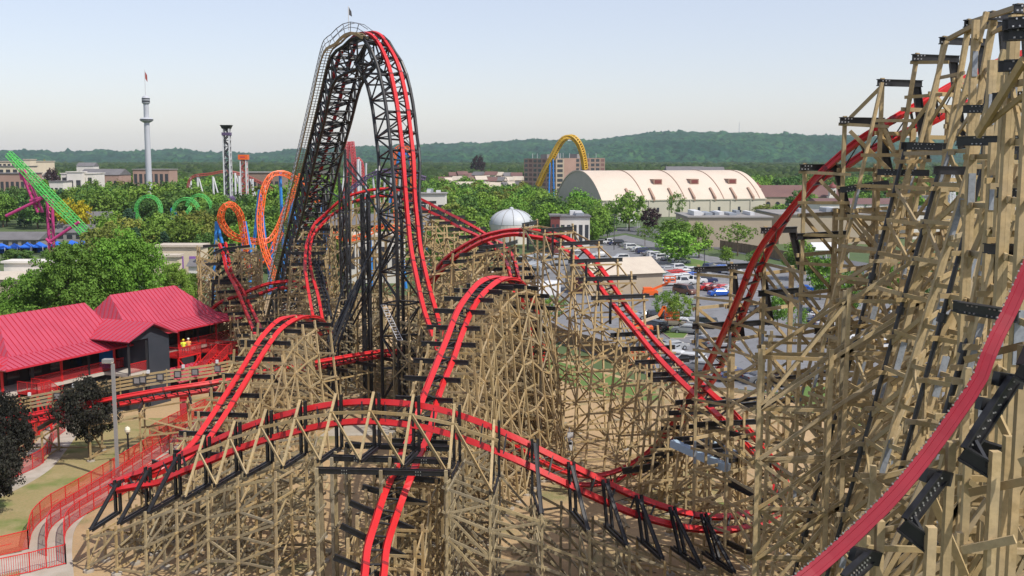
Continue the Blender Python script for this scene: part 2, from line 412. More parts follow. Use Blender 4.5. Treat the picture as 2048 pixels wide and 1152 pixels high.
# ---- lift hill: straight climb, crest, drop
Lb, Lt = P(550,648,168), P(690,112,117.5)
lat_l = Vector((Lt.x-Lb.x, Lt.y-Lb.y, 0)).normalized(); lat_l = Vector((-lat_l.y, lat_l.x, 0)); lat_l = -lat_l if lat_l.x < 0 else lat_l
T1 = Track.__new__(Track)
Ls, Rs = [], []
for k in range(9):
    c = Lb.lerp(Lt, k/8); Ls.append(c-lat_l*.65); Rs.append(c+lat_l*.65)
def lr(lx,ly,rx,ry,Y):
    inpl = math.hypot(rx-lx, ry-ly)*Y/FPX; dd = math.sqrt(max(0,GAUGE**2-inpl**2)); Ls.append(P(lx,ly,Y-dd/2)); Rs.append(P(rx,ry,Y+dd/2))
lr(700,78,716,76,114.8); lr(720,64,738,62,113.2); lr(740,66,758,66,112); lr(757,83,772,82,111.2); lr(774,118,792,116,110.4); lr(785,156,804,152,109.9)
lr(795,208,815,206,109.4); lr(802,264,822,262,108.8); lr(807,312,828,320,108); lr(813,390,831,392,106.8); lr(819,457,838,459,105.4); lr(824,501,843,500,104); lr(836,562,857,564,101.5)
lr(849,618,872,618,98.5); lr(863,659,884,660,95.5); lr(878,704,895,694,92); lr(900,745,914,735,88.5)
T1.setup(Ls, Rs, 8); T1.build(rw=.40, rh=.26, tie=1.5)
# lift / drop truss: four chords parallel to the track
def truss():
    prof = []
    for i, c in enumerate(T1.c):
        t, l, nn = T1.fr[i]
        if c.y < 106: break
        prof.append((c, t, l, nn))
    idx = []
    ch = {k: [] for k in 'ABCD'}
    for i in range(len(prof)):
        c, t, l, nn = prof[i]
        d = 3.5 if i < len(prof)*.5 else 2.7
        if abs(i-len(prof)*.5) < 12: d = 2.7+.8*min(1,max(0,(len(prof)*.5+12-i)/24))
        ch['B'].append(c-l*1.65-nn*.55); ch['C'].append(c+l*1.65-nn*.55); ch['A'].append(c-l*1.5-nn*(.55+d)); ch['D'].append(c+l*1.5-nn*(.55+d))
    # drop side ends in vertical columns to the ground
    for k, e in (('B',P(790,815,0)) if 0 else ('B',None),('C',None),('A',None),('D',None)):
        last = ch[k][-1]
        for z in np.linspace(last.z-2, 0, 12): ch[k].append(Vector((last.x+(last.z-z)*.004, last.y+.3*(1-(z/last.z)), z)))
    chords = MB(); lace = MB(); plat = MB()
    for k in 'ABCD':
        pts = ch[k]; 
        sub = pts[:len(prof):3] + pts[len(prof)-1:]
        chords.path(sub, .18, n=8)
    n = len(ch['A'])
    ks = list(range(0, len(prof), 4)) + list(range(len(prof), n, 2))
    for a, b in zip(ks, ks[1:]):
        A0,B0,C0,D0 = (ch[k][a] for k in 'ABCD'); A1,B1,C1,D1 = (ch[k][b] for k in 'ABCD')
        for p, q in ((A0,B0),(C0,D0),(A0,D0),(B0,C0)): lace.tube(p, q, .10, n=5)
        fl = (ks.index(a) % 2 == 0)
        for (p0,q0,p1,q1) in ((A0,B0,A1,B1),(D0,C0,D1,C1),(A0,D0,A1,D1),(B0,C0,B1,C1)):
            if fl: lace.tube(p0, q1, .09, n=5)
            else: lace.tube(q0, p1, .09, n=5)
        if fl: lace.tube(A0, C0, .06, n=5)
    for i in range(0, len(prof), 4):
        c, t, l, nn = prof[i]
        plat.ibeam(c-l*1.75-nn*.62, c+l*1.75-nn*.62, .18, .3, nn)
    tr = chords.build('lift_truss', 'black_steel', coaster, smooth=False); tr['label'] = 'black steel box truss arching under the lift and first drop'
    lace.build('lacing', 'black_steel', tr); plat.build('cross_beam', 'black_steel', tr)
    return ch, len(prof)
CH, NP = truss()
# lift walkway along the left edge: timber kerb, grey handrail, steps
def walkway():
    wb = MB(); hr = MB(); stp = MB()
    iend = next(i for i, c in enumerate(T1.c) if c.y < 111.0); edge = []
    itop = max(range(len(T1.c)), key=lambda i: T1.c[i].z)
    for i in range(0, iend, 2):
        t, l, nn = T1.fr[i]; c = T1.c[i]; edge.append((c-l*1.72-nn*.1, c-l*2.45-nn*.1, nn, i))
    for (a,b,n1,i),(a2,b2,n2,_) in zip(edge, edge[1:]):
        wb.beam(b, b2, .1, .3, n1); hr.tube(b+n1*1.1, b2+n2*1.1, .05, n=5); hr.tube(b+n1*.6, b2+n2*.6, .04, n=5); hr.tube(b, b+n1*1.1, .045, n=5); hr.tube(a+n1*1.0, a2+n2*1.0, .04, n=5)
        for f in (0,.5):
            q = Vector((0,0,.05)); stp.beam(a.lerp(a2,f)+q, b.lerp(b2,f)+q, .28, .05)
        stp.beam(a,a2,.08,.2,n1)
    w = stp.build('lift_walkway', 'grey_timber', coaster); wb.build('kerb_board', 'timber', w); hr.build('handrail', 'galvanised', w)
walkway()
fp = max(T1.c, key=lambda v: v.z); fb = MB(); fb.tube(fp-lat_l*1.9, fp-lat_l*1.9+Vector((0,0,2.4)), .05, n=6); pole = fb.build('flagpole', 'white_steel', coaster)
fb = MB(); b0 = fp-lat_l*1.9+Vector((0,0,2.4)); fb.slab([b0, b0+lat_l*.3+Vector((0,0,-.5)), b0+lat_l*.3+Vector((0.05,0,-1.0)), b0+Vector((0,0,-.8))], .03); fb.build('flag', 'dark_grey', pole)
# ---- black steel support towers
def steel_tower(cols, rings, r=.15, label=None):
    """cols: list of (polyline of Vectors); rings: z levels where the columns are tied and cross-braced"""
    mb = MB(); lc = MB()
    def at(pl, z):
        for a, b in zip(pl, pl[1:]):
            if min(a.z,b.z)-1e-3 <= z <= max(a.z,b.z)+1e-3 and abs(a.z-b.z) > .01: return a.lerp(b, (z-a.z)/(b.z-a.z))
        return None
    for pl in cols: mb.path(pl, r, n=8)
    n = len(cols)
    for k, z in enumerate(rings):
        for i in range(n):
            j = (i+1) % n; p, q = at(cols[i], z), at(cols[j], z)
            if p and q: lc.tube(p, q, .07, n=5)
            if k+1 < len(rings):
                p2, q2 = at(cols[i], rings[k+1]), at(cols[j], rings[k+1])
                if p and q2: lc.tube(p, q2, .06, n=5)
                if q and p2: lc.tube(q, p2, .06, n=5)
    t = mb.build('steel_tower', 'black_steel', coaster); lc.build('lacing', 'black_steel', t)
    if label: t['label'] = label
    foot = MB()
    for pl in cols:
        b = min(pl, key=lambda v: v.z)
        if b.z < 1: foot.box((b.x,b.y,.2), (1.1,1.1,.5))
    if foot.v: foot.build('footing', 'concrete', t)
def col(px, pyt, pyb, Y): 
    a = P(px, pyt, Y); return [a, Vector((a.x,a.y,0))]
steel_tower([col(722,388,0,112), col(734,388,0,112.6), col(738,386,0,116.5), col(726,386,0,116)], levels(0.2,21.5,4.3), .14)
def bent_col(px0, pyk, Y, pxk, px1, py1):
    k = P(px0, pyk, Y); return [P(px1, py1, Y+4), k, Vector((k.x,k.y,0))]
steel_tower([bent_col(656,684,109,0,716,560), bent_col(668,690,107.5,0,734,520), bent_col(676,690,111,0,740,515), bent_col(664,682,112.5,0,722,555)], [0.2,3.4,6.5], .14)
def up_col(px, pyt, Y):
    a = P(px, pyt, Y); return [a, Vector((a.x,a.y,0))]
steel_tower([up_col(678,345,124), up_col(690,300,120), up_col(697,345,124), up_col(686,400,128)], levels(.2,24,4), .14)
steel_tower([up_col(634,372,140), up_col(648,372,137), up_col(655,420,143), up_col(642,425,146)], levels(.2,19,3.8), .13)
steel_tower([up_col(592,480,154), up_col(604,470,150), up_col(612,510,155), up_col(600,515,159)], levels(.2,12,4), .12)
db = MB()
for a, b in (((690,330,120),(737,386,114)),((694,318,121),(737,376,116)),((640,372,140),(690,402,124)),((736,390,113),(780,470,111.5)),((700,640,112),(790,470,110)),((706,650,112),(795,480,110)),((735,520,111),(782,440,110)),((655,680,109),(690,560,118)),((660,330,130),(690,300,120))):
    db.tube(P(*a), P(*b), .11, n=6)
db.build('diagonal_strut', 'black_steel', coaster)
lad = MB()
for dx in (0,.5): lad.tube(P(762,610,106)+Vector((dx,0,0)), P(795,680,103.5)+Vector((dx,0,0)), .03, n=4)
for f in np.linspace(0,1,14): 
    a = P(762,610,106).lerp(P(795,680,103.5), f); lad.tube(a, a+Vector((.5,0,0)), .03, n=4)
lad.build('ladder', 'white_steel', coaster)
# ---- T2 hill behind the lift
T2 = Track([(628,640,645,636,106,1),(620,600,636,590,110,1),(612,545,624,545,116,1),(611,510,620,506,121,1),(616,479,625,474,125,1),(629,446,640,450,128,-1),(648,428,660,431,129,-1),(680,400,686,414,129,-1),(708,387,708,402,129,-1),(748,378,754,391,128.5,-1),(785,377,790,393,128,-1),(820,388,826,406,126,-1),(850,402,850,419,124,-1),(880,418,880,433,121,-1),(920,438,918,454,116,-1),(957,458,949,467,112,-1),(987,477,975,482,109,-1),(1008,489,993,497,106,-1),(1028,516,1012,522,102,-1),(1037,548,1021,546,98,-1),(1048,590,1030,592,95,-1)])
T2.build(rw=.29, rh=.24, tie=1.6); trestle(T2, 3.4, 1.9, start=30, end=None, skip=lambda c: c.y > 122 and c.x < -24)
# fabric-dark underside plate on the twisted left leg
up = MB()
for i in range(0, min(30, len(T2.c)-2), 2):
    t,l,nn = T2.fr[i]; a = T2.R[i]+Vector((.25,0,0)); b = T2.R[i+2]+Vector((.25,0,0)); k = random.uniform(.55,.85)
    up.ibeam(a, a+Vector((k,.15,0)), .2, .26); up.beam(a+Vector((k,.15,0)), b+Vector((k,.15,0)), .2, .34); up.beam(a+Vector((k*.5,.1,0)), b+Vector((k*.5,.1,0)), .12, .2); up.beam(a, b+Vector((k,.15,0)), .1)
up.build('side_bracket', 'black_steel', coaster)
# ---- T3 centre hill
T3 = Track([(722,1190,761,1190,53.6,1),(731,1150,769,1150,54.6,1),(736,1096,774,1096,56.2,1),(753,1040,789,1046,58,1),(769,988,808,990,60,1),(783,954,825,943,61.8,1),(800,910,842,901,64.2,1),(817,874,858,863,66.2,1),(847,797,875,805,69.6,1),(864,753,891,759,71.4,1),(879,715,907,720,73.2,1),(895,675,922,675,75.2,1),(916,622,940,631,78,1),(937,589,960,595,80.2,1),(957,566,981,573,82.4,1),(978,555,1002,558,84.4,1),(1001,552,1021,554,86.4,1),(1018,558,1040,562,88,1),(1034,580,1056,583,89.5,1),(1046,612,1068,612,91,1),(1056,650,1078,650,92,1),(1062,700,1084,700,92.6,1),(1056,745,1076,750,92.6,1)])
T3.build(rw=.39, rh=.22, tie=1.2, label='bright red rails rising over the centre hill'); trestle(T3, 2.0, 1.9, ledlen=2.0, tilt=lambda c: max(0,min(.42,(63.5-c.y)*.08)), tall_batter=True, p=.8, diag=.6)
# ---- T4 + T6 : left hill, turnaround and the front banked bridge
T4 = Track([(640,668,660,664,99,1),(622,643,644,640,96.5,1),(602,630,627,631,94.5,1),(580,632,604,632,92.6,1),(558,639,582,642,90.8,1),(536,659,560,659,88.6,1),(514,687,540,685,86.4,1),(482,739,510,730,83,1),(446,796,475,788,79.6,1),(412,848,440,844,76.4,1),(381,890,412,882,73.8,1),(352,913,385,906,72.2,1),(318,936,350,930,71,1),(285,950,318,947,70.4,1),(250,962,280,962,69.6,1)])
T4.build(rw=.37, rh=.22, tie=1.2, label='bright red rails on the left hill'); trestle(T4, 2.6, 2.0, skip=lambda c: c.y > 95.4, p=.85, diag=.7, tall_batter=True)
def T6p(ux,uy,lx,ly,Y,s): return (lx,ly,ux,uy,Y,s)
T6 = Track([T6p(222,972,236,984,69.5,1),T6p(262,955,275,975,69.2,1),T6p(300,940,318,966,68.8,1),T6p(345,921,355,950,68.3,1),T6p(420,889,424,922,67.5,1),T6p(500,853,506,889,66.6,1),T6p(580,828,586,866,65.6,1),T6p(660,811,664,849,64.8,1),T6p(745,805,745,844,64,1),T6p(850,813,848,855,63.2,1),T6p(950,841,946,884,62.8,1),T6p(1040,882,1034,922,62.6,1),T6p(1110,917,1102,955,62.8,1),T6p(1190,957,1180,992,63.4,1),T6p(1270,995,1258,1026,64.2,1),T6p(1340,1020,1328,1048,65,1),T6p(1400,1034,1390,1060,66,1),T6p(1460,1035,1455,1062,67,1),T6p(1512,1022,1520,1050,68.4,1),T6p(1545,1000,1566,1020,70,1),T6p(1552,968,1578,982,71.2,1),T6p(1538,940,1566,948,72,1),T6p(1510,905,1538,905,72.2,1),T6p(1480,872,1506,866,71.4,1),T6p(1440,832,1464,820,70.2,1)], gauge=1.3, keep=True)
T6.build(rw=.38, rh=.3, tie=1.3, sgn=1, label='dark red rails banked on edge above the front trestle')
# T6 brackets: black post behind the rails, base beam towards the viewer, timber strut, girt and diagonal
def frac_(i, N): return i/N
def front_bridge():
    N = len(T6.c); step = 5; prev = None; girt = MB(); prevn = None; prevs = None; brm = MB()
    last = int(N*.74)
    for i in range(1, last, step):
        t, l, nn = T6.fr[i]; hv = Vector((t.x,t.y,0)).normalized(); out = Vector((hv.y,-hv.x,0))
        if out.y > 0: out = -out
        up_r = T6.R[i] if T6.R[i].z > T6.L[i].z else T6.L[i]; lo_r = T6.L[i] if up_r is T6.R[i] else T6.R[i]
        ztop = up_r.z + (.75 if .12 < frac_(i,N) < .52 else .5); zb = lo_r.z-1.5; frac = i/N
        c = Vector((T6.c[i].x, T6.c[i].y, 0))+out*.42
        low = frac < .12 or frac > .5
        st_ = MB()
        pt, pb = Vector((c.x,c.y,ztop)), Vector((c.x,c.y,zb))
        if frac > .5: pt = pt+out*(-.2); pb = pb + out*(1.6*(frac-.5)/.25)
        for s in (-.17,.17): st_.ibeam(pb+hv*s, pt+hv*s, .15, .18, out)
        front = c+out*(2.7 if not low else 3.2)+Vector((0,0,zb-.15)); back = c-out*.1+Vector((0,0,zb+.0))
        for s in (-.12,.12): st_.ibeam(back+hv*s, front+hv*s, .10, .18)
        if low:
            st_.ibeam(Vector((c.x,c.y,ztop-.2)), front, .14, .2, hv)
        br = st_.build('track_bracket', 'black_steel', coaster)
        sm = MB(); fb_ = MB()
        strut_t = pt+Vector((0,0,.1))-hv*.0; strut_b = front-out*.25
        mid = strut_t.lerp(strut_b, .30)
        if not low or frac < .5 and frac > .12:
            sm.beam(strut_t-hv*.1+out*.15, strut_b-hv*.1, .085, .15, hv)
            if prevs: 
                girt.beam(prevs[0]-hv*.2+out*.1, mid+hv*.2+out*.1, .08, .19); girt.beam(prevs[0]+out*.12, strut_b+out*.12, .08, .18)
            sm.build('timber_strut', 'timber', br)
            prevs = (mid,)
        else: prevs = None
        zt = zb-.3
        nd = None
        ppx = CX+c.x/c.y*FPX
        if zt > .8 and not 655 < ppx < 905:
            cc = c+out*1.4
            nd = bent(cc, hv, zt, [-3.6,-1.7, .3, 2.1] , 'timber' if random.random() < .55 else 'grey_timber', 1.45, batter=.03, ledger=None, over=.35, post=.13, brw=.065, brh=.125)
            if prevn: brace_between(brm, prevn, nd, .95, .65, .07, .15)
        prevn = nd
    girt.build('timber_girt', 'timber', coaster); brm.build('timber_bracing', 'grey_timber', coaster)
front_bridge()
trestle(T6, 3.6, 1.3, start=int(len(T6.c)*.76), drop=1.4, sgn=1, mid=False, p=.5, diag=.2)
# long black ledgers crossing over the centre track
lg = MB()
for a, b in (((632,940,60.6),(900,946,59.6)),((662,915,62.6),(905,922,61.8)),((690,890,65.4),(905,897,64.8)),((790,866,70.6),(880,874,70.2))):
    lg = MB(); A, B = P(*a), P(*b); dv = (B-A).normalized()
    for s in (-.16,.16): lg.ibeam(A+Vector((0,s,0)), B+Vector((0,s,0)), .12, .27)
    ob = lg.build('ledger_beam', 'black_steel', coaster); bt = MB()
    for f in (.2,.75):
        for u in range(3):
            for v in (-.09,.09): q = A.lerp(B,f)+dv*(u*.14)+Vector((0,-.25,v)); bt.box(q, (.05,.05,.05))
    bt.build('bolt_plate', 'bolt', ob)
    for f in (.02,.5,.98):
        q = A.lerp(B,f); bent(q, dv, q.z-.2, [-.4,.4], 'grey_timber', 2.0, post=.17, over=.5)
# more timber in front of T6, filling the space under its base beams (lower frame at left bottom)
def field(poly_px, Yr, zt_fn, sx=2.6, sy=2.6, mats=('timber','grey_timber'), half=1.3, p=.9, diag=.6, ang=0.0, dz=2.0, pskip=.0):
    """block of close-set bents on a grid between image columns; zt_fn(x, y) gives the height of the block there"""
    ca, sa = math.cos(ang), math.sin(ang); bm = MB(); rows = {}
    y = Yr[0]
    while y <= Yr[1]:
        x0 = (poly_px[0]-CX)/FPX*y; x1 = (poly_px[1]-CX)/FPX*y; x = x0; prev = None
        while x <= x1:
            zt = zt_fn(x, y)
            if zt and zt > 1 and random.random() > pskip:
                nd = bent(Vector((x,y,0)), Vector((ca,sa,0)), zt, [-half, half], random.choice(mats), dz, post=.17, over=.3, brw=.075, brh=.15)
                if prev: brace_between(bm, prev, nd, p, diag, .07, .15)
                prev = nd
            else: prev = None
            x += sx
        y += sy
    if bm.v: bm.build('timber_bracing', mats[-1], coaster)
# ---- T5 right-centre hill
def T5p(ax,ay,bx,by,Y,s): return (bx,by,ax,ay,Y,s)
T5 = Track([T5p(852,566,854.7,576.8,107,1),T5p(869,540,872.15,550.8,106,1),T5p(889,516,892.15,526.8,104.5,1),T5p(919,494,922.15,503.9,102.5,1),T5p(957,473,959.25,482.45,101,1),T5p(993,462,994.35,471,100,1),T5p(1031,457,1031.45,465.55,99.5,1),T5p(1072,459,1069.2,471.6,99,1),T5p(1111,466,1103.3,477.9,98,1),T5p(1140,478,1126,496,97,1),T5p(1167,497,1150,514,95.6,1),T5p(1190,520,1172,536,94,1),T5p(1212,548,1192,560,92,1),T5p(1236,583,1214,590,89.4,1),T5p(1258,616,1240,622,87,1),T5p(1285,648,1270,657,84.6,1),T5p(1314,682,1300,694,81.6,1),T5p(1347,713,1332,730,78.4,1),T5p(1388,752,1374,772,74.6,1),T5p(1424,786,1412,806,71.8,1),T5p(1462,818,1440,832,69,1)])
T5.build(rw=.34, rh=.30, tie=1.5, label='red rails of the banked hill before the car park')
# overhead timber portal frames on T5's crest
def portals(trk, i0, i1, step, rise, half, mats='timber', led=1.6, sgn=1):
    prev = None; bm = MB()
    for i in range(i0, i1, step):
        t,l,nn = trk.fr[i]; hv = Vector((t.x,t.y,0)).normalized(); lat = Vector((hv.y,-hv.x,0)); c = trk.c[i]
        zt = max(trk.L[i].z, trk.R[i].z)+rise
        A = Vector((c.x,c.y,zt))-lat*half; B = Vector((c.x,c.y,zt))+lat*half
        nd = bent(c, hv, zt-.1, [-half,-half*.15,half] if rise < .5 else [-half,half], mats, 2.4, ledger=[(A-lat*.5,B+lat*.5)], over=.7, batter=.06, xbr=True)
        # black bracket down the side of the track
        bk = MB(); s = Vector((c.x,c.y,0))+lat*.9*sgn
        bk.ibeam(Vector((s.x,s.y,zt)), Vector((s.x,s.y,c.z-1.6)), .2, .3); bk.build('track_bracket', 'black_steel', coaster)
        if prev: brace_between(bm, prev, nd, .8, .6)
        prev = nd
    bm.build('timber_bracing', mats, coaster)
N5 = len(T5.c)
i_cr = min(range(N5), key=lambda i: abs(T5.c[i].y-98)+ (0 if T5.c[i].x > 0 else 50))
trestle(T5, 2.7, 1.9, start=int(N5*.06), end=int(N5*.30), p=.9, diag=.7, drop=1.2)
portals(T5, int(N5*.30), int(N5*.66), 6, .55, 2.1)
trestle(T5, 2.8, 1.7, start=int(N5*.67), end=int(N5*.84), p=.8, diag=.6); trestle(T5, 4.2, 1.3, start=int(N5*.84), mid=False, p=.4, diag=.2, dz=2.6)
# ---- T7 big right track
T7 = Track([(2090,90,2105,136,59,1),(1995,123,2010,169,58.5,1),(1948,147,1960,192,58,1),(1901,170,1910,217,57.6,1),(1854,197,1862,241,57.2,1),(1807,222,1815,259,57,1),(1760,250,1772,280,56.8,1),(1714,278,1726,303,56.8,1),(1667,316,1682,333,57,1),(1629,350,1646,350,57.2,1),(1590,398,1604,390,57.8,1),(1556,440,1576,424,58.4,1),(1524,482,1548,470,59.2,1),(1498,530,1522,522,60.4,1),(1480,576,1505,568,61.6,1),(1462,620,1486,613,63.4,1),(1440,672,1466,670,66,1),(1420,716,1446,716,69,1),(1400,756,1424,757,72.6,1),(1378,790,1396,796,76,1),(1350,834,1368,842,78.8,1),(1321,876,1338,886,80.4,1),(1287,908,1300,924,81.4,1),(1248,932,1256,948,81.8,1),(1207,946,1210,963,81.8,1),(1167,948,1165,966,81.8,1),(1132,941,1126,959,82,1),(1094,925,1086,943,83,1),(1052,902,1042,919,84.6,1),(1024,884,1014,900,86,1),(990,860,980,876,88,1),(950,830,940,845,90,1)], n=8, keep=True)
T7.build(rw=.32, rh=.30, tie=1.5, label='dark red rails of the long curving drop at right')
N7 = len(T7.c)
def idx7(px): 
    return min(range(N7), key=lambda i: abs((T7.c[i].x)/T7.c[i].y*FPX+CX-px) + (0 if T7.c[i].y < 76 else 900))
# low part on short bents
j0 = next(i for i, c in enumerate(T7.c) if c.y > 76.5)
trestle(T7, 2.6, 1.6, start=j0, p=.6, diag=.4, drop=.8, skip=lambda c: c.x < -2, ledlen=1.9)
# ---- T8 near right track
T8 = Track([(2110, 360, 2111, 363, 24.4, 1), (2080, 430, 2081, 433, 24, 1), (2048, 518, 2049, 521, 23.6, 1), (2006, 615, 2007, 618, 23.3, 1), (1968, 690, 1969, 693, 23, 1), (1945, 752, 1946, 755, 22.8, 1), (1885, 841, 1886, 844, 22.6, 1), (1831, 914, 1832, 917, 22.4, 1), (1776, 980, 1777, 983, 22.2, 1), (1703, 1053, 1704, 1056, 22, 1), (1630, 1118, 1631, 1121, 21.8, 1), (1570, 1165, 1571, 1168, 21.6, 1), (1500, 1215, 1501, 1218, 21.4, 1)], n=12, keep=True)
T8.build(joints=False, plain=True, rw=.36, rh=.30, tie=1.2, red='rail_pink', label='crimson rails sweeping past close by at lower right')
bl = MB()
for i in range(0, len(T8.c)):
    t,l,nn = T8.fr[i]
    for k in (0,.33,.66):
        q = T8.L[i]+t*(.5*k)
        for sd in (-.2,.2): bl.box(q+l*sd+nn*.012, (.035,.035,.03))
bl.build('bolt_row', 'bolt', coaster)
def bracket8(A, B, C, post_px):
    A, B, C = A+Vector((.26,-.45,-.05)), B+Vector((.26,-.45,-.05)), C+Vector((.2,-.3,0))
    mb = MB(); d = (B-A).normalized()
    off = Vector((.12,.2,0))
    for s in (0,.26): mb.ibeam(A+off*s*3, B+off*s*3, .15, .30, (0,0,1))
    mb.ibeam(B-Vector((.1,0,.02)), C, .2, .3); mb.beam(A.lerp(B,.85), C.lerp(B,.3), .12)
    mb.beam(A+(B-A)*.05+Vector((-.3,.1,.1)), A+Vector((.3,.3,-.1)), .2, .3)
    o = mb.build('track_bracket', 'black_steel', coaster); bt = MB()
    for f in np.linspace(.06,.94,9):
        q = A.lerp(B,f); 
        for v in (-.1,.1): bt.box(q+Vector((v*.3,-.06,v*.8)), (.03,.04,.03))
    for f in (.7,.8,.9): 
        for v in (-.07,.07): bt.box(B.lerp(C,f)+Vector((0,-.12,v)), (.04,.05,.04))
    bt.build('bolt_plate', 'bolt', o)
    pm = MB(); 
    for q, w in ((C+Vector((-.1,-.1,0)), .19), (A+Vector((.35,.4,.2)), .17)):
        pm.beam((q.x,q.y,0), q+Vector((0,0,.5)), w, w, (0,1,0))
    pm.build('timber_post', 'timber', o)
for a, b, c in (((2060,590,23.6),(2000,725,22.8),(2058,760,22.4)),((1985,748,23.2),(1892,888,22.6),(1962,938,22.2)),((1842,940,22.8),(1774,1028,22.2),(1836,1086,21.9)),((1700,1098,22.4),(1652,1142,22),(1702,1190,21.8)),((1950,800,25),(1905,870,24.6),(1990,905,24))):
    bracket8(P(*a), P(*b), P(*c), None)
# ---- tower at right: posts under the high track
def plank_post(mb, a, b, w=.3, n=2, vdir=None):
    a, b = Vector(a), Vector(b); d = (b-a).normalized(); sd = d.cross(Vector((0,1,0))).normalized()
    for k in range(n): mb.beam(a+sd*((k-(n-1)/2)*w/n), b+sd*((k-(n-1)/2)*w/n), w/n*.96, .2, (0,1,0))
def splice(mb, a, b, f, w, ln=1.5):
    q = Vector(a).lerp(Vector(b), f); d = (Vector(b)-Vector(a)).normalized(); mb.beam(q-d*ln/2+Vector((0,-.115,0)), q+d*ln/2+Vector((0,-.115,0)), w, .03, (0,1,0))
posts7 = [(1397,530,67,.18),(1463,524,65,.18),(1531,452,61,.18),(1610,326,56.5,.18),(1690,232,55.6,.18),(1765,156,54.8,.18),(1835,106,54,.18),(1890,72,53,.2),(1940,38,50,.23),(1990,22,46,.28),(2042,8,41,.34)]
pl7 = []
for px, py, Y, w in posts7:
    a = P(px, py, Y); mb = MB(); rk_ = .0 if Y > 54.5 else .13*a.z; ft = Vector((a.x-rk_,a.y,0)); plank_post(mb, ft, a, w, 2 if w < .4 else 3)
    o = mb.build('timber_post', 'timber', coaster); sp = MB(); splice(sp, a, ft, random.uniform(.25,.4), w*.9); splice(sp, a, ft, random.uniform(.55,.7), w*.9)
    sp.build('splice_plate', 'galvanised', o); pl7.append((a, ft))
for k, (px, py, Y, w) in enumerate(posts7):
    a = P(px, py+9, Y-.25); j = min(range(N7), key=lambda i: (T7.c[i]-a).length); c = T7.c[j]; t,l,nn = T7.fr[j]
    ln = [2.6,2.3,2.0,2.2,2.3,2.3,2.4,2.4,2.2,2.0,1.8][k]
    e = a+Vector((ln, .9, 0)); mb = MB(); mb.ibeam(a-Vector((.25,0,0)), e, .2, .30)
    mb.ibeam(e-Vector((.25,-.1,0)), Vector((e.x-.1, e.y+.1, min(a.z-2.6, c.z-1.6)))+Vector((.55,0,0)), .22, .34, (1,0,0))
    if k < 4: mb.ibeam(Vector((a.x-.3,a.y,a.z-3.6)), Vector((e.x+.5,e.y,a.z-3.5)), .2, .3); mb.ibeam(Vector((a.x+.8,a.y,a.z-8.6)), Vector((e.x+2.0,e.y,a.z-8.4)), .2, .3)
    o = mb.build('ledger_beam', 'black_steel', coaster); bt = MB()
    for u in range(3):
        for v in (-.08,.08): bt.box(a+Vector((-.1+u*.16+v,-.12,v)), (.06,.05,.06))
    bt.build('bolt_plate', 'bolt', o)
    # rear post carrying the far end of the ledger
    pm = MB(); q = e+Vector((.1,1.2,-2.2)); pm.beam((q.x,q.y,0), q, .26, .22, (0,1,0)); o2 = pm.build('timber_post', 'timber', coaster); pl7.append((q, Vector((q.x,q.y,0))))
front = pl7[:11]
gm = MB()
def onz(leg, z):
    a, b = leg; return a.lerp(b, (a.z-z)/(a.z-b.z)) if a.z > z else None
for k in range(len(posts7)-1):
    A, B = front[k], front[k+1]
    z = min(A[0].z,B[0].z)-.5; n = 0
    while z > .4:
        p, q = onz(A,z), onz(B,z); 
        if p and q and random.random() < (.92 if z < 25 else .6):
            e = (q-p).normalized()*.35; gm.beam(p-e+Vector((0,-.16,random.uniform(-.1,.1))), q+e+Vector((0,-.16,random.uniform(-.1,.1))), .075, .16)
            if z < A[0].z-2 and random.random() < .5:
                p2, q2 = onz(A, z-2.1), onz(B, z-2.1)
                if p2 and q2: gm.beam(*((p,q2) if random.random() < .5 else (q,p2)), .08, .18)
        z -= 1.6
for k in range(len(posts7)):
    A, B = front[k], pl7[11+k]; z = B[0].z-.3
    while z > .4:
        p, q = onz(A,z), onz(B,z)
        if p and q:
            e = (q-p).normalized()*.4; gm.beam(p-e+Vector((0,.16,0)), q+e+Vector((0,.16,0)), .09, .2)
            p2, q2 = onz(A,max(.3,z-2.1)), onz(B,max(.3,z-2.1))
            if p2 and q2 and random.random() < .7: gm.beam(p+Vector((0,.16,0)), q2+Vector((0,.16,0)), .08, .18)
        z -= 2.1
# timbers rising above the posts at the stepped top
for a, b, w in (((1893,80,52.8),(1992,28,45.8),.16),((1940,45,49.8),(2042,12,41),.16),((1766,170,54.6),(1700,236,55.6),.01)):
    gm.beam(P(*a), P(*b), w, .2)
gm.build('timber_girt', 'timber', coaster)
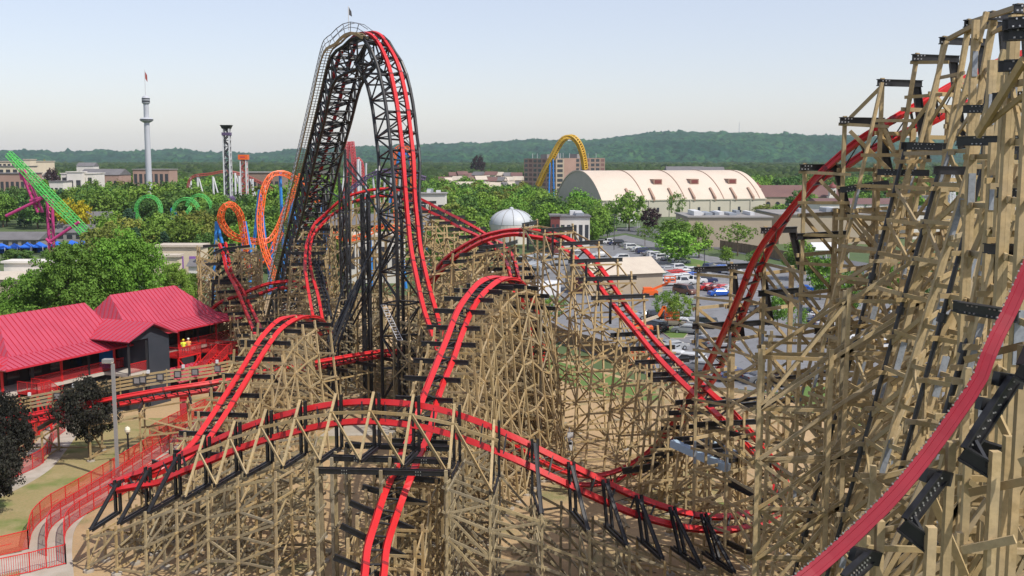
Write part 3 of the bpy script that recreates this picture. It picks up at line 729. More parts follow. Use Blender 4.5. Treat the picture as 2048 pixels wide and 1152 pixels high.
# raking legs: timber batters and black pipes
rk = [((1764,165,53.5),(1731,312,53.5),'t',.15),((1893,82,50.5),(1667,958,50.5),'t',.17),((1973,24,45),(1760,800,45),'t',.19),((2010,100,39),(1869,580,39),'t',.24),((2044,120,33),(1986,420,33),'t',.27),((1811,296,49),(1594,1129,49),'p',.085),((1877,345,43.5),(1681,1053,43.5),'p',.085),((1974,306,37.5),(1812,900,37.5),'p',.09),((2048,315,32),(1890,830,32),'p',.10)]
rk += [((1790,400,57),(1690,760,57),'t',.15),((1960,360,41),(1835,740,41),'t',.17),((1720,360,60),(1630,690,60),'t',.14),((2040,330,30),(1920,800,30),'t',.2)]
legs = []
for a, b, kind, w in rk:
    A = P(*a); B = P(*b); d = (B-A)/(A.z-B.z); E = A+d*A.z
    mb = MB()
    if kind == 'p':
        mb.tube(A, E, w, n=12)
        for f in (.22,.45,.68,.86): q = A.lerp(E,f); dd = (E-A).normalized(); mb.tube(q-dd*.16, q+dd*.16, w*2.0, n=12)
        mb.build('raking_pipe', 'black_steel', coaster)
        tb_ = MB(); q = Vector((.5,.05,0)); tb_.beam(A+q+Vector((0,.2,0)), E+q, .22, .18, (0,1,0)); o = tb_.build('raking_leg', 'timber', coaster); legs.append((A+q,E+q))
        sp = MB(); 
        for f in (.3,.62): splice(sp, A+q, E+q, f, .25)
        sp.build('splice_plate', 'galvanised', o)
        lb = MB(); lb.ibeam(A+Vector((-.2,0,.1)), A+Vector((1.9,.2,.05)), .2, .3); lb.build('ledger_beam', 'black_steel', coaster)
    else:
        plank_post(mb, E, A, w, 2 if w < .3 else 3); o = mb.build('raking_leg', 'timber', coaster)
        sp = MB()
        for f in (.2,.5): splice(sp, A, E, f, w*.85, 1.5)
        sp.build('splice_plate', 'galvanised', o)
    legs.append((A,E))
# big upright posts at the far right and the black ledgers bolted across them
ups = [((1945,285,34),.27),((1988,285,31.5),.25),((2014,150,30),.26),((2030,30,28.5),.27),((2072,0,27),.33),((1985,120,36),.26),((1952,40,44),.26)]
for a, w in ups:
    A = P(*a); mb = MB(); plank_post(mb, (A.x,A.y,0), A, w, 2); o = mb.build('timber_post', 'timber', coaster); sp = MB()
    splice(sp, A, (A.x,A.y,0), .055, w*.8, 1.0); splice(sp, A, (A.x,A.y,0), .28, w*.8, 1.4); sp.build('splice_plate', 'galvanised', o); legs.append((A, Vector((A.x,A.y,0))))
leds = [((1918,282,33),(2120,280,30)),((1974,497,30),(2120,502,27)),((1912,613,27),(2030,632,25.2)),((1990,196,29),(2110,192,28)),((2002,132,28),(2110,128,27.4)),((2012,70,27.6),(2110,66,27)),((2010,48,27.4),(2100,42,27)),((1930,218,40),(1990,218,39)),((2000,385,29.4),(2110,392,28)),((1816,292,48.6),(1882,294,47.6)),((1757,344,50),(1856,346,49)),((1682,380,54),(1776,366,53))]
for a, b in leds:
    A, B = P(*a), P(*b); mb = MB(); dv = (B-A).normalized(); mb.ibeam(A+Vector((0,-.16,0)), B+Vector((0,-.16,0)), .13, .25); mb.ibeam(A+Vector((0,.16,0)), B+Vector((0,.16,0)), .13, .25)
    o = mb.build('ledger_beam', 'black_steel', coaster); bt = MB()
    for c0 in (.12, .5):
        for u in range(3):
            for v in (-.09,.09): bt.box(A.lerp(B, c0)+dv*(u*.15+v*.4)+Vector((0,-.235,v)), (.04,.04,.04))
    bt.build('bolt_plate', 'bolt', o)
# boards between the legs
gm = MB()
legs.sort(key=lambda g: (g[0].lerp(g[1],.5)).y, reverse=True)
for A, B in zip(legs, legs[1:]):
    z = min(A[0].z, B[0].z)-random.uniform(.2,.8)
    while z > 4:
        p, q = onz(A,z), onz(B,z)
        if p and z > 26.5 and random.random() < .55: z -= 1.5; continue
        if p and q and (q-p).length < 7.5:
            e = (q-p).normalized()*.4; gm.beam(p-e+Vector((0,-.2,0)), q+e+Vector((0,-.2,0)), .075, .17)
            p2, q2 = onz(A, z-2), onz(B, z-2)
            if p2 and q2 and random.random() < .45: gm.beam(*((p,q2) if random.random() < .6 else (q,p2)), .08, .19)
        z -= 1.5
for a, b, w in (((2048,120,27),(1955,270,29),.17),((1958,262,29),(2048,190,27.4),.1),((1700,262,54),(1790,352,53),.14),((1640,360,56),(1730,452,55.5),.14),((1540,480,60),(1640,620,59),.14),((1930,720,24.5),(2048,690,23.5),.12),((1940,985,22.6),(2060,960,21.6),.13),((1925,1100,22),(2030,1078,21.4),.13),((2040,925,21.4),(2100,905,21),.13),((1990,820,24),(2080,1010,23),.12),((1850,960,24),(1930,1150,23.5),.13),((1960,900,26),(2040,1080,25.5),.13)):
    gm.beam(P(*a), P(*b), w*.7, w*1.35)
gm.build('timber_girt', 'timber', coaster)
def ytop(px): return np.interp(px, [1560,1640,1700,1800,1900,2000,2100], [700,640,600,540,470,420,380])
def zt_r(x, y):
    px = CX+x/y*FPX; zz = P(px, float(ytop(px))+ (62-y)*2.0, y).z
    return min(zz, 30)
field((1600,2100), (44,64), zt_r, sx=3.6, sy=3.8, mats=('timber','grey_timber','timber'), half=1.45, p=.7, diag=.35, ang=math.pi*.47, dz=2.3, pskip=.4)
field((1850,2140), (25.5,40), lambda x,y: P(1900,float(np.interp(CX+x/y*FPX,[1850,1950,2140],[960,850,760])),y).z+random.uniform(-2,1), sx=2.5, sy=2.5, mats=('timber',), half=1.15, p=.85, diag=.8, ang=math.pi*.47, dz=1.7, pskip=.15)
# mixed older lattice left of the tower and under the centre hills
def zbox(ymin, px):
    pass
field((1440,1600), (76,84), lambda x,y: 7+2*random.random(), sx=3.6, sy=3.0, half=1.3, p=.8, diag=.5, ang=1.2, pskip=.2)
field((930,1080), (88,100), lambda x,y: max(3, 13-abs(x+3)*.25)+random.random()*2, sx=2.8, sy=2.8, half=1.25, p=.9, diag=.7, ang=.5, pskip=.1)
field((300,640), (70.5,77), lambda x,y: float(np.interp(CX+x/y*FPX,[300,420,600],[2.2,4.2,6.2]))+random.random(), sx=2.7, sy=2.6, half=1.25, p=.9, diag=.75, ang=.1, pskip=.1)
field((900,1060), (66,72), lambda x,y: 5+2*random.random(), sx=2.7, sy=2.8, half=1.25, p=.9, diag=.7, ang=.1, pskip=.15)
field((560,622), (96,106), lambda x,y: 8+2*random.random(), sx=2.6, sy=2.8, half=1.2, p=.9, diag=.7, ang=.3, pskip=.1)
field((800,880), (105,120), lambda x,y: 9+3*random.random(), sx=2.8, sy=2.8, half=1.2, p=.9, diag=.6, ang=.8, pskip=.1)
field((655,800), (118,134), lambda x,y: 8+5*random.random(), sx=3.0, sy=3.2, half=1.3, p=.8, diag=.6, ang=.2, pskip=.25)
field((860,1000), (109,128), lambda x,y: 10+4*random.random(), sx=3.2, sy=3.2, half=1.3, p=.8, diag=.5, ang=1.9, pskip=.2)
field((500,575), (104,124), lambda x,y: 5.5+2*random.random(), sx=2.8, sy=2.8, half=1.2, p=.85, diag=.6, ang=.4, pskip=.1)
field((395,520), (136,152), lambda x,y: 11+4*random.random(), sx=2.6, sy=2.6, mats=('timber',), half=1.2, p=.9, diag=.6, ang=.4, pskip=.1)
# grey-blue service platform with black joists under the right tower
pf = MB(); pf.beam(P(1345,886,72), P(1456,936,68), .5, .5); pf.beam(P(1405,880,74), P(1510,925,70), .4, .4); pj = MB()
for f in np.linspace(.05,.95,6): pj.ibeam(P(1345,886,72).lerp(P(1456,936,68),f)+Vector((0,.2,.3)), P(1405,880,74).lerp(P(1510,925,70),f)+Vector((0,0,.3)), .2,.25)
o = pf.build('platform_beam', 'pale_blue_steel', coaster); pj.build('joist', 'black_steel', o)
for a, b in (((1450,960,67),(1522,995,65)),((1290,918,78),(1345,905,77)),((1245,942,79),(1320,930,78))):
    mb = MB(); mb.ibeam(P(*a), P(*b), .3, .4); mb.build('ledger_beam', 'black_steel', coaster)
# ---- T9, T10, T11: lift approach, station run
T9 = Track([(440, 486, 452, 484, 138, 1), (449, 509, 458, 512, 137, 1), (456, 540, 466, 546, 135, 1), (472, 570, 481, 570, 132, 1), (486, 604, 497, 602, 128, 1), (505, 654, 518, 648, 122, 1), (524, 700, 538, 694, 116, 1), (545, 742, 560, 738, 111, 1)])
T9.build(rw=.34, rh=.3, tie=1.6); trestle(T9, 3.2, 1.7, zmax=11)
bb = MB()
for a, b in (((425,508,136),(452,496,137)),((430,500,138),(500,492,138)),((435,540,137),(452,500,137)),((440,556,136),(480,552,136)),((428,560,136),(452,540,135)),((460,500,137),(500,508,138)),((425,640,135),(426,566,135)),((425,566,135),(470,566,134))): bb.ibeam(P(*a), P(*b), .25, .3)
bb.build('track_bracket', 'black_steel', coaster)
T10 = Track([(405,640,412,648,134,1),(436,606,446,618,133,1),(480,588,488,600,132,1),(536,566,542,578,131,1),(600,560,602,572,131,1),(660,566,660,578,131,1)])
T10.build(rw=.32, rh=.3, tie=1.6); trestle(T10, 3.2, 1.7)
T11 = Track([(-160,860,-152,873,93,1),(-60,848,-52,861,92.4,1),(30,832,36,845,92,1),(140,811,146,824,92,1),(240,791,246,804,92.4,1),(340,774,346,788,93.4,1),(430,761,436,774,95,1),(520,742,524,752,98.5,1),(640,720,642,731,105,1),(740,703,742,713,110.5,1),(800,697,800,706,113.5,1),(850,693,848,701,116,1)], gauge=1.25)
T11.build(rw=.32, rh=.34, tie=1.2, label='low red station track running past the station'); trestle(T11, 4.2, 1.7, mid=False, p=.6, diag=.3, drop=.9, over=.2)
# slatted timber walkway beside the station run
sb = MB(); pst = MB(); bx = MB(); wsm = MB()
i1 = next(i for i, c in enumerate(T11.c) if c.y > 99.5)
for i in range(0, i1-4, 4):
    for r in (0,1,2,3):
        o0 = Vector((-.3,1.5,.55+.32*r)); a, b = T11.c[i]+o0, T11.c[min(i+4,i1)]+o0; sb.beam(a, b, .05, .2)
    q = T11.c[i]+Vector((-.3,1.58,-.2)); pst.beam(q, q+Vector((0,0,1.9)), .1)
    pst.slab([T11.c[i]+Vector((-.3,1.5,-.1)), T11.c[i]+Vector((-.3,.9,-.1)), T11.c[min(i+4,i1)]+Vector((-.3,.9,-.1)), T11.c[min(i+4,i1)]+Vector((-.3,1.5,-.1))], .1)
w = sb.build('slat_fence', 'timber', coaster); pst.build('fence_post', 'timber', w)
for px in (92,252,272,300,338,377,418,150):
    j = min(range(i1), key=lambda i: abs(T11.c[i].x/T11.c[i].y*FPX+CX-px)); q = T11.c[j]+Vector((-.3,1.40,1.1)); bx = MB(); bx.box(q, (.62,.12,.62)); o = bx.build('vent_box', 'dark_grey', w)
    b2 = MB(); b2.box(q-Vector((0,.08,0)), (.44,.05,.44)); b2.build('grille', 'roof_flat', o)
for px in (33,119,280,356,428):
    j = min(range(i1), key=lambda i: abs(T11.c[i].x/T11.c[i].y*FPX+CX-px)); q = T11.c[j]+Vector((-.3,1.4,1.75)); b2 = MB(); b2.box(q, (.22,.2,.3)); b2.build('lamp_box', 'white_steel', w)
# ---- link the frames: the hundred that show largest are parts, the rest one part
BENTS.sort(key=lambda b: -b[0])
rest = MB()
for k, (sc, mb, mats, led) in enumerate(BENTS):
    if k < 97:
        o = mb.build('timber_bent', [mats, 'concrete'], coaster)
        for a, b in led:
            l = MB(); l.ibeam(a, b, .16, .3); l.build('ledger_beam', 'black_steel', o)
    else:
        off = len(rest.v); rest.v += mb.v; rest.f += [tuple(i+off for i in f) for f in mb.f]
        gi = 0 if mats == 'timber' else 1
        rest.m += [2 if m == 1 else gi for m in mb.m]
        rest.cur = 3
        for a, b in led: rest.ibeam(a, b, .16, .3)
o = rest.build('timber_frames', ['timber', 'grey_timber', 'concrete', 'black_steel'], coaster); o['kind'] = 'stuff'
print('BENTS', len(BENTS))
# ================================================================== SETTING
mb = MB(); mb.slab([(-7500,-60,0),(7500,-60,0),(7500,7400,0),(-7500,7400,0)], .5); mb.build('ground', 'ground', kind='structure')
def sheet(name, pix, z, m, extra=None):
    pts = [G(x,y,z) for x,y in pix]; mb = MB(); mb.slab(pts[::-1] if area(pts) < 0 else pts, .5+z*.5); return mb.build(name, m, kind='structure')
def area(p): return sum(a.x*b.y-b.x*a.y for a,b in zip(p, p[1:]+p[:1]))
dirt = [(-300,1500),(2500,1500),(2300,900),(1700,800),(1320,775),(1200,740),(1110,715),(1060,680),(1000,640),(900,600),(700,585),(560,585),(480,610),(380,640),(300,700),(130,760),(-300,800)]
sheet('dirt_yard', dirt, .03, 'dirt')
sheet('lawn', [(-200,1120),(0,1078),(48,1068),(70,1030),(110,995),(200,940),(300,878),(360,836),(300,836),(200,850),(120,875),(95,930),(40,962),(-200,1000)], .06, 'lawn')
sheet('grass_strip', [(1095,718),(1190,742),(1300,775),(1330,800),(1240,800),(1140,770),(1080,735)], .06, 'grass')
sheet('grass_patch', [(1300,960),(1420,940),(1450,1010),(1330,1040),(1280,1010)], .06, 'lawn')
sheet('parking_lot', [(985,600),(1040,560),(1000,520),(1180,482),(1250,470),(1420,512),(1560,530),(1800,590),(2300,650),(2300,860),(1780,800),(1500,780),(1330,765),(1230,722),(1130,690),(1050,655)], .05, 'asphalt')
sheet('road', [(1170,478),(1250,466),(1400,492),(1440,500),(1580,524),(1800,560),(2300,640),(2300,600),(1800,536),(1600,505),(1450,490),(1280,452),(1180,462)], .09, 'asphalt_dark')
def island(pix, z=.17):
    pts = [G(x,y,z) for x,y in pix]; pts = pts[::-1] if area(pts) < 0 else pts
    mb = MB(); mb.slab(pts, .25); c = sum(pts, Vector())/len(pts); 
    mb.build('kerb', 'concrete', kind='structure')
    p2 = [c+(p-c)*.95+Vector((0,0,.02)) for p in pts]; mb = MB(); mb.slab(p2, .1); mb.build('grass_island', 'grass', kind='structure')
island([(1238,494),(1262,486),(1340,508),(1420,524),(1440,532),(1400,542),(1360,536),(1330,520)])
island([(1318,660),(1345,652),(1376,667),(1368,676),(1340,676)])
island([(1560,790),(1640,762),(1700,790),(1640,830)])
island([(1590,812),(1700,800),(1790,830),(1700,860)])
# parking bay lines
lm = MB()
def bayline(x0,y0,x1,y1,n,ln):
    a, b = G(x0,y0,.075), G(x1,y1,.075); d = (b-a).normalized(); q = Vector((d.y,-d.x,0))*ln
    for i in range(n+1):
        p = a.lerp(b, i/n); lm.beam(p, p+q, .14, .012)
bayline(1150,512,1335,532,11,5); bayline(1290,560,1420,595,9,5); bayline(1270,650,1420,690,8,-5); bayline(1450,560,1560,585,8,5)
lm.build('bay_markings', 'paint_white', kind='structure')
db_ = MB()
for k in range(260):
    px_, py_ = random.uniform(230,1600), random.uniform(700,1150); q = G(px_, py_, .05)
    if not (-34 < q.x < 26 and q.y < 120): continue
    an = random.uniform(0,3.14); L_ = random.uniform(.5,2.6); v = Vector((math.cos(an),math.sin(an),0))*L_/2
    if random.random() < .8: db_.beam(q-v+Vector((0,0,.05)), q+v+Vector((0,0,.05+random.uniform(0,.08))), random.uniform(.08,.25), .06)
    else: db_.box(q+Vector((0,0,.08)), (random.uniform(.4,1.2),random.uniform(.4,1.0),.16))
db_.build('timber_offcuts', 'grey_timber', kind='stuff')
sheet('concrete_pad', [(655,842),(830,838),(850,868),(640,872)], .07, 'concrete')
# paths
def ribbon(name, pix, w, z, m):
    A, _ = resample(spline([tuple(G(x,y,z)) for x,y in pix], 8), 1.0); mb = MB(); L = []; 
    for i in range(len(A)):
        a = Vector(A[max(0,i-1)]); b = Vector(A[min(len(A)-1,i+1)]); t = (b-a).normalized(); s = Vector((t.y,-t.x,0))*(w/2); c = Vector(A[i]); L.append([c-s, c+s, c+s-Vector((0,0,.2)), c-s-Vector((0,0,.2))])
    mb.sweep(L); return mb.build(name, m, kind='structure')
ribbon('path', [(470,815),(380,868),(280,925),(200,978),(140,1020),(105,1058),(94,1100),(94,1160)], 3.1, .09, 'concrete')
ribbon('side_path', [(150,838),(118,872),(92,905),(60,940),(0,975),(-80,1010)], 3.2, .088, 'concrete')
ribbon('gate_path', [(128,1104),(60,1118),(0,1130),(-120,1160)], 3.4, .094, 'concrete')
sheet('station_apron', [(60,868),(330,800),(480,740),(500,700),(420,690),(300,740),(40,800)], .055, 'asphalt_dark')
# ------------------------------------------------------------------ hills
def hills():
    nx, ny = 620, 110
    px = np.linspace(-420, 2460, nx); Ys = np.geomspace(2600, 7000, ny)
    sky_y = np.interp(px, [-420,0,60,120,200,260,330,360,400,520,600,680,760,850,960,1020,1080,1140,1200,1260,1330,1400,1480,1560,1640,1700,1800,2048,2460],
                          [302,304,303,308,306,309,303,300,305,309,300,297,293,291,288,284,281,283,281,272,265,266,268,271,274,276,280,288,296])
    zc = HC + (318-sky_y)/FPX*5400
    v = np.zeros((ny, nx, 3)); X = ((px-CX)/FPX)[None,:]*Ys[:,None]
    t = np.clip((Ys-3000)/(5400-3000), 0, 1); s = t*t*(3-2*t); back = np.clip((Ys-5400)/1600,0,1)
    prof = s*(1-.55*back)
    w1 = np.sin(X/310+1.3)*np.cos(Ys[:,None]/420)*.5 + np.sin(X/140+Ys[:,None]/230)*.25 + np.sin(X/640-Ys[:,None]/510+2)*.5
    Z = zc[None,:]*prof[:,None] + w1*34*(s*(1-s)*4)[:,None]
    # lower front ridge at left and centre
    Z += 26*np.exp(-((Ys[:,None]-3700)/420)**2)*(.55+.45*np.sin(X/520+.6))
    Z += rng.normal(0,1,(ny,nx))*3.0*(t>0)[:,None] + rng.normal(0,1,(ny//2+1,nx//3+1)).repeat(2,0)[:ny].repeat(3,1)[:,:nx]*4.0*(t>0)[:,None]
    Z -= 2*(t<=0)[:,None]
    v[...,0] = X; v[...,1] = Ys[:,None]; v[...,2] = Z
    i = np.arange(nx*ny).reshape(ny,nx); f = np.stack([i[:-1,:-1],i[:-1,1:],i[1:,1:],i[1:,:-1]],-1).reshape(-1,4)
    me = np_mesh('hills', v.reshape(-1,3), f, 'hill'); link('hills', me, kind='structure')
mat('hill', (.02,.080,.038), .9, noise=[(.018,(.055,.135,.045),.9,.45,.6),(.004,(.010,.050,.032),.85,.42,.6),(.055,(.005,.022,.014),.95,.46,.58)], spec=.1)
hills()
# ------------------------------------------------------------------ foliage
def leaf_cloud(n_clump, n_leaf, env, leaf, spread, seed, hollow=.55):
    r = np.random.default_rng(seed); cs = []
    while len(cs) < n_clump:
        p = r.uniform(-1,1,3); rr = np.linalg.norm(p)
        if rr > 1 or rr < hollow*r.random()**.3: continue
        q = env(p, r)
        if q is not None: cs.append(q)
    cs = np.array(cs); c = np.repeat(cs, n_leaf, 0); N = len(c)
    off = r.normal(0,1,(N,3)); off /= np.linalg.norm(off,axis=1)[:,None]; off *= (r.random(N)**.45)[:,None]*spread*r.uniform(.45,1.5,n_clump).repeat(n_leaf)[:,None]; off[:,2] *= .75
    p = c+off; nrm = off/(np.linalg.norm(off,axis=1)[:,None]+1e-6) + r.normal(0,.55,(N,3)) + np.array([0,0,.35]); nrm /= np.linalg.norm(nrm,axis=1)[:,None]
    a = np.cross(nrm, r.normal(0,1,(N,3))); a /= np.linalg.norm(a,axis=1)[:,None]; b = np.cross(nrm,a)
    s = (leaf*r.uniform(.6,1.3,N))[:,None]; v = np.stack([p-a*s*.5-b*s*.2, p+a*s*.1-b*s*.5, p+a*s*.6+b*s*.1, p-a*s*.1+b*s*.5],1).reshape(-1,3)
    return v, np.arange(4*N).reshape(-1,4)
def clumped_islands(v, f):
    return v, f
def trunk_mesh(h, r0, seed, crown0):
    r = random.Random(seed); mb = MB(); top = Vector((r.uniform(-.3,.3), r.uniform(-.3,.3), h*.75)); mb.tube((0,0,-.1), top*.5, r0, r0*.7, 8); mb.tube(top*.5, top, r0*.7, r0*.25, 7)
    for k in range(6):
        q = top*r.uniform(.35,.9); an = r.uniform(0,6.28); mb.tube(q, q+Vector((math.cos(an)*h*.25, math.sin(an)*h*.25, h*r.uniform(.1,.22))), r0*.35, r0*.1, 5)
    return mb
def env_round(h, w, base, lob=.28):
    def e(p, r):
        an = math.atan2(p[1],p[0]); k = 1 + lob*math.sin(3*an+p[2]*4+h) * .9 + lob*math.cos(5*an-p[2]*3)*.7
        zz = p[2]; sh = 1.0 - .25*max(0,zz)**2
        return np.array([p[0]*w/2*k*sh, p[1]*w/2*k*sh, base+(h-base)*(zz*.5+.5)])
    return e
def env_cone(h, w, base):
    def e(p, r):
        z = r.random(); rad = (1-z)**.8*w/2; an = r.uniform(0,6.283); q = rad*math.sqrt(r.uniform(.35,1)); return np.array([q*math.cos(an), q*math.sin(an), base+(h-base)*z])
    return e
def env_spread(h, w, base):
    def e(p, r): return np.array([p[0]*w/2, p[1]*w/2, base+(h-base)*(.5+.5*p[2])**.75])
    return e
TREE = {}
def proto(kind, m, h, w, env, ncl, nl, leaf, spr, seed, r0):
    v, f = leaf_cloud(ncl, nl, env, leaf, spr, seed); me = np_mesh('crown', v, f, m)
    tm = trunk_mesh(h, r0, seed, 0); t = bpy.data.meshes.new('trunk'); t.from_pydata(tm.v, [], tm.f); t.materials.append(M['bark'])
    TREE.setdefault(kind, []).append((t, me, h, w))
for s in range(3):
    proto('mid','leaf_mid',12,11,env_round(12,11,2.6),85,34,.62,1.55,20+s,.28)
    proto('dark','leaf_dark',12,10.5,env_round(12,10.5,2.2),85,34,.62,1.5,30+s,.28)
    proto('bright','leaf_bright',12,9.5,env_round(12,9.5,2.2),80,34,.58,1.35,40+s,.26)
    proto('olive','leaf_yellow',12,11,env_round(12,11,2.6),70,30,.6,1.4,50+s,.26)
proto('gold','leaf_gold',9,12,env_spread(9,12,1.8),70,34,.55,1.4,60,.25)
proto('purple','leaf_purple',10,8.5,env_round(10,8.5,2),80,36,.5,1.2,61,.22)
proto('conifer','leaf_blue',13,6.5,env_cone(13,6.5,.8),110,30,.5,.95,62,.2)
proto('conifer','leaf_blue',13,7.5,env_cone(13,7.5,.6),110,30,.5,1.0,63,.2)
proto('column','leaf_bright',12,5.5,env_round(12,5.5,1.2,.15),80,30,.45,.9,64,.2)
proto('shrub','leaf_dark',3,3.6,env_spread(3,3.6,.1),34,30,.34,.6,65,.08)
proto('sparse','leaf_mid',12,10,env_spread(12,10,4),46,22,.5,1.2,66,.2)
for s in range(2):
    proto('near','leaf_mid',20,15,env_round(20,15,3,.3),340,80,.36,1.3,70+s,.42)
    proto('nearbright','leaf_bright',20,15,env_round(20,15,3,.3),340,80,.36,1.3,75+s,.42)
proto('nearpurple','leaf_smoke',7,6.4,env_round(7,6.4,1.7,.2),240,70,.17,.55,80,.16)
proto('nearsparse','leaf_mid',8,7,env_spread(8,7,2.2),90,40,.22,.65,81,.14)
NT = [0]
def tree(kind, x, y, h, label, group=None, wid=None, name=None, cat='tree', z=0):
    t, c, ph, pw = random.choice(TREE[kind]); s = h/ph; sw = (wid/pw) if wid else s*random.uniform(.9,1.12)
    nm = name or {'conifer':'conifer_tree','shrub':'shrub'}.get(kind, 'broadleaf_tree')
    if kind == 'shrub': cat = 'shrub'
    o = bpy.data.objects.new(nm, None); COL.objects.link(o); o.location = (x,y,z); o.rotation_euler = (0,0,random.uniform(0,6.28)); o.scale = (sw,sw,s)
    tag(o, label, cat, group)
    for n, me in (('trunk',t),('crown',c)):
        k = bpy.data.objects.new(n, me); COL.objects.link(k); k.parent = o
    NT[0] += 1; return o
def treep(kind, px, pyb, ptop, label, group=None, wpx=None, **kw):
    """tree whose foot is seen at (px, pyb) on the ground and whose top is at pixel row ptop"""
    g = G(px, pyb); t = P(px, ptop, g.y); return tree(kind, g.x, g.y, t.z, label, group, wid=(wpx/FPX*g.y if wpx else None), **kw)
def treey(kind, px, Y, ptop, label, group=None, wpx=None, **kw):
    t = P(px, ptop, Y); return tree(kind, t.x, Y, max(3,t.z), label, group, wid=(wpx/FPX*Y if wpx else None), **kw)
# named foreground / middle trees
treep('nearpurple', 180, 918, 752, 'dark smoky-leaved tree on the dry lawn beside the pale light pole', wpx=118)
treep('nearpurple', 8, 985, 788, 'dark bronze-leaved tree cut by the left edge above the curving path', wpx=128)
treep('nearpurple', -10, 1035, 870, 'low dark-leaved tree at the left edge in front of the bronze one', wpx=120)
NEARS = [(130,138,484,165,'near','broad green tree standing tallest at left behind the station roof'),(250,145,456,150,'nearbright','bright green tree directly behind the ridge of the station roof'),(62,140,540,130,'nearbright','dense green tree behind the left end of the station'),(345,172,524,80,'near','rounded green tree behind the hip of the right station roof'),(188,165,505,110,'nearbright','yellow-green tree between the two tall trees behind the station'),(300,150,575,70,'near','green tree filling the gap behind the two station roofs'),(385,190,545,60,'near','small green tree left of the far timber stack'),(-20,150,590,100,'near','green tree at the left edge behind the station end'),(20,125,620,70,'nearsparse','low leafy tree at the left edge beside the station')]
for px, Y, top, wp, k, lab in NEARS: treey(k, px, Y, top, lab, wpx=wp)
NAMED = [(1157,455,380,54,'bright','bright yellow-green tree standing before the end wall of the barrel roofed arena'),(1258,462,386,58,'mid','full round tree in front of the left bay of the arena wall'),(1098,455,400,54,'dark','dark round tree between the white dome and the arena'),(1010,432,392,60,'mid','leafy tree rising right behind the white dome'),(1300,465,416,34,'purple','purple-leaved tree below the arena wall'),(1352,456,386,38,'sparse','thin-leaved tree before the middle of the arena wall'),(1406,430,408,22,'bright','small round street tree below the arena, left one of the pair'),(1450,428,388,28,'sparse','airy tree before the right bays of the arena'),(1468,430,404,30,'bright','compact bright tree at the right end of the arena wall'),(1530,432,408,46,'olive','yellow-green tree at the right corner of the arena'),(1185,490,440,40,'bright','bright green tree beside the entry road left of the car park'),(1215,478,428,34,'dark','dark small tree left of the white canopy'),(1290,492,452,38,'sparse','young open tree beside the white canopy'),(1345,500,440,86,'mid','big spreading tree at the back of the island in the car park'),(1356,528,462,84,'bright','wide bright green tree on the grass island in the car park'),(1398,516,446,56,'mid','tree on the island right behind the wide bright one'),(1475,512,448,74,'sparse','large thin-crowned tree by the long low building'),(1453,528,494,32,'bright','ball shaped bright shrub tree by the road bend'),(1335,664,582,58,'nearsparse','thin brownish tree at the left end of the kerbed island'),(1358,668,588,62,'nearsparse','fresh green tree on the kerbed island among parked cars'),(1510,560,500,40,'sparse','young tree beside the road behind the curving track'),(1600,560,480,70,'mid','green tree behind the bend of the high track'),(1640,600,510,60,'bright','yellow-green tree behind the tower posts near the parked cars'),(1700,640,540,60,'mid','leafy tree seen through the girts of the tower'),(1800,640,520,70,'bright','bright tree seen low between the raking pipes'),(1590,690,610,50,'sparse','thin tree behind the lower frames of the tower'),(1880,620,520,60,'mid','tree seen between the broad posts at right'),(1555,650,590,40,'bright','small bright tree between the parked cars behind the frames'),(1118,484,444,34,'mid','green tree before the left end of the white cafe'),(1146,486,449,32,'bright','bright little tree before the middle of the white cafe'),(1172,480,446,30,'dark','dark little tree before the right end of the white cafe'),(1000,470,436,30,'sparse','small shrub in front of the white dome'),(1110,660,590,50,'nearsparse','scruffy tree beside the white trailer behind the frames')]
for px, pyb, top, wp, k, lab in NAMED: treep(k, px, pyb, top, lab, wpx=wp)
# belts: trees nothing tells apart share a label inside their belt and kind
KN = {'mid':'mid-green','dark':'dark green','bright':'bright green','olive':'yellow-green','conifer':'dark conifer','purple':'purple-leaved','sparse':'thin-crowned','gold':'golden','column':'slim upright'}
TP = []     # keep-clear discs (x, y, r)
BULK = {}
def belt(x0, x1, Y0, Y1, n, h0, h1, kinds, where, sep=5.0, avoid=(), bulk=False):
    k = 0; tries = 0
    while k < n and tries < n*40:
        tries += 1; Y = Y0+(Y1-Y0)*random.random()**1.0; px = random.uniform(x0, x1); x = (px-CX)/FPX*Y
        if any((x-a)**2+(Y-b)**2 < r*r for a,b,r in TP): continue
        if any(ax0 < px < ax1 and ay0 < Y < ay1 for ax0,ax1,ay0,ay1 in avoid): continue
        kd = random.choice(kinds); h = random.uniform(h0, h1); TP.append((x, Y, sep*random.uniform(.8,1.2)))
        if bulk: BULK.setdefault(kd, []).append((x, Y, h)); k += 1; continue
        w = KN[kd]; tree(kd, x, Y, h, f"{w}{'' if kd == 'conifer' else ' leafy'} tree in the {where}", f"{w} trees in the {where}"); k += 1
for x, y, r in ((-100,330,1),): pass
for px_, t_ in ((985,436),(1002,441),(1022,437),(1040,441),(1058,436),(968,430),(1076,432)): treep('shrub', px_, 458, t_, 'low green bush along the foot of the white dome', 'bushes at the foot of the dome')
belt(872, 1110, 285, 470, 52, 8, 14.5, ['mid','mid','dark','mid','bright','olive'], 'belt behind the white dome', 6.0, avoid=((945,1100,280,350),(890,960,400,480)))
belt(870, 955, 215, 275, 7, 6, 10, ['mid','dark','olive'], 'scrub behind the far timber hill', 5.0)
belt(1095, 1230, 300, 420, 14, 7, 12, ['mid','dark','bright'], 'grove before the arena end', 6.0)
belt(-60, 250, 330, 520, 46, 9, 15, ['mid','dark','dark','mid','olive','conifer'], 'park grove behind the blue tents', 6.5, avoid=((-60,230,300,400),))
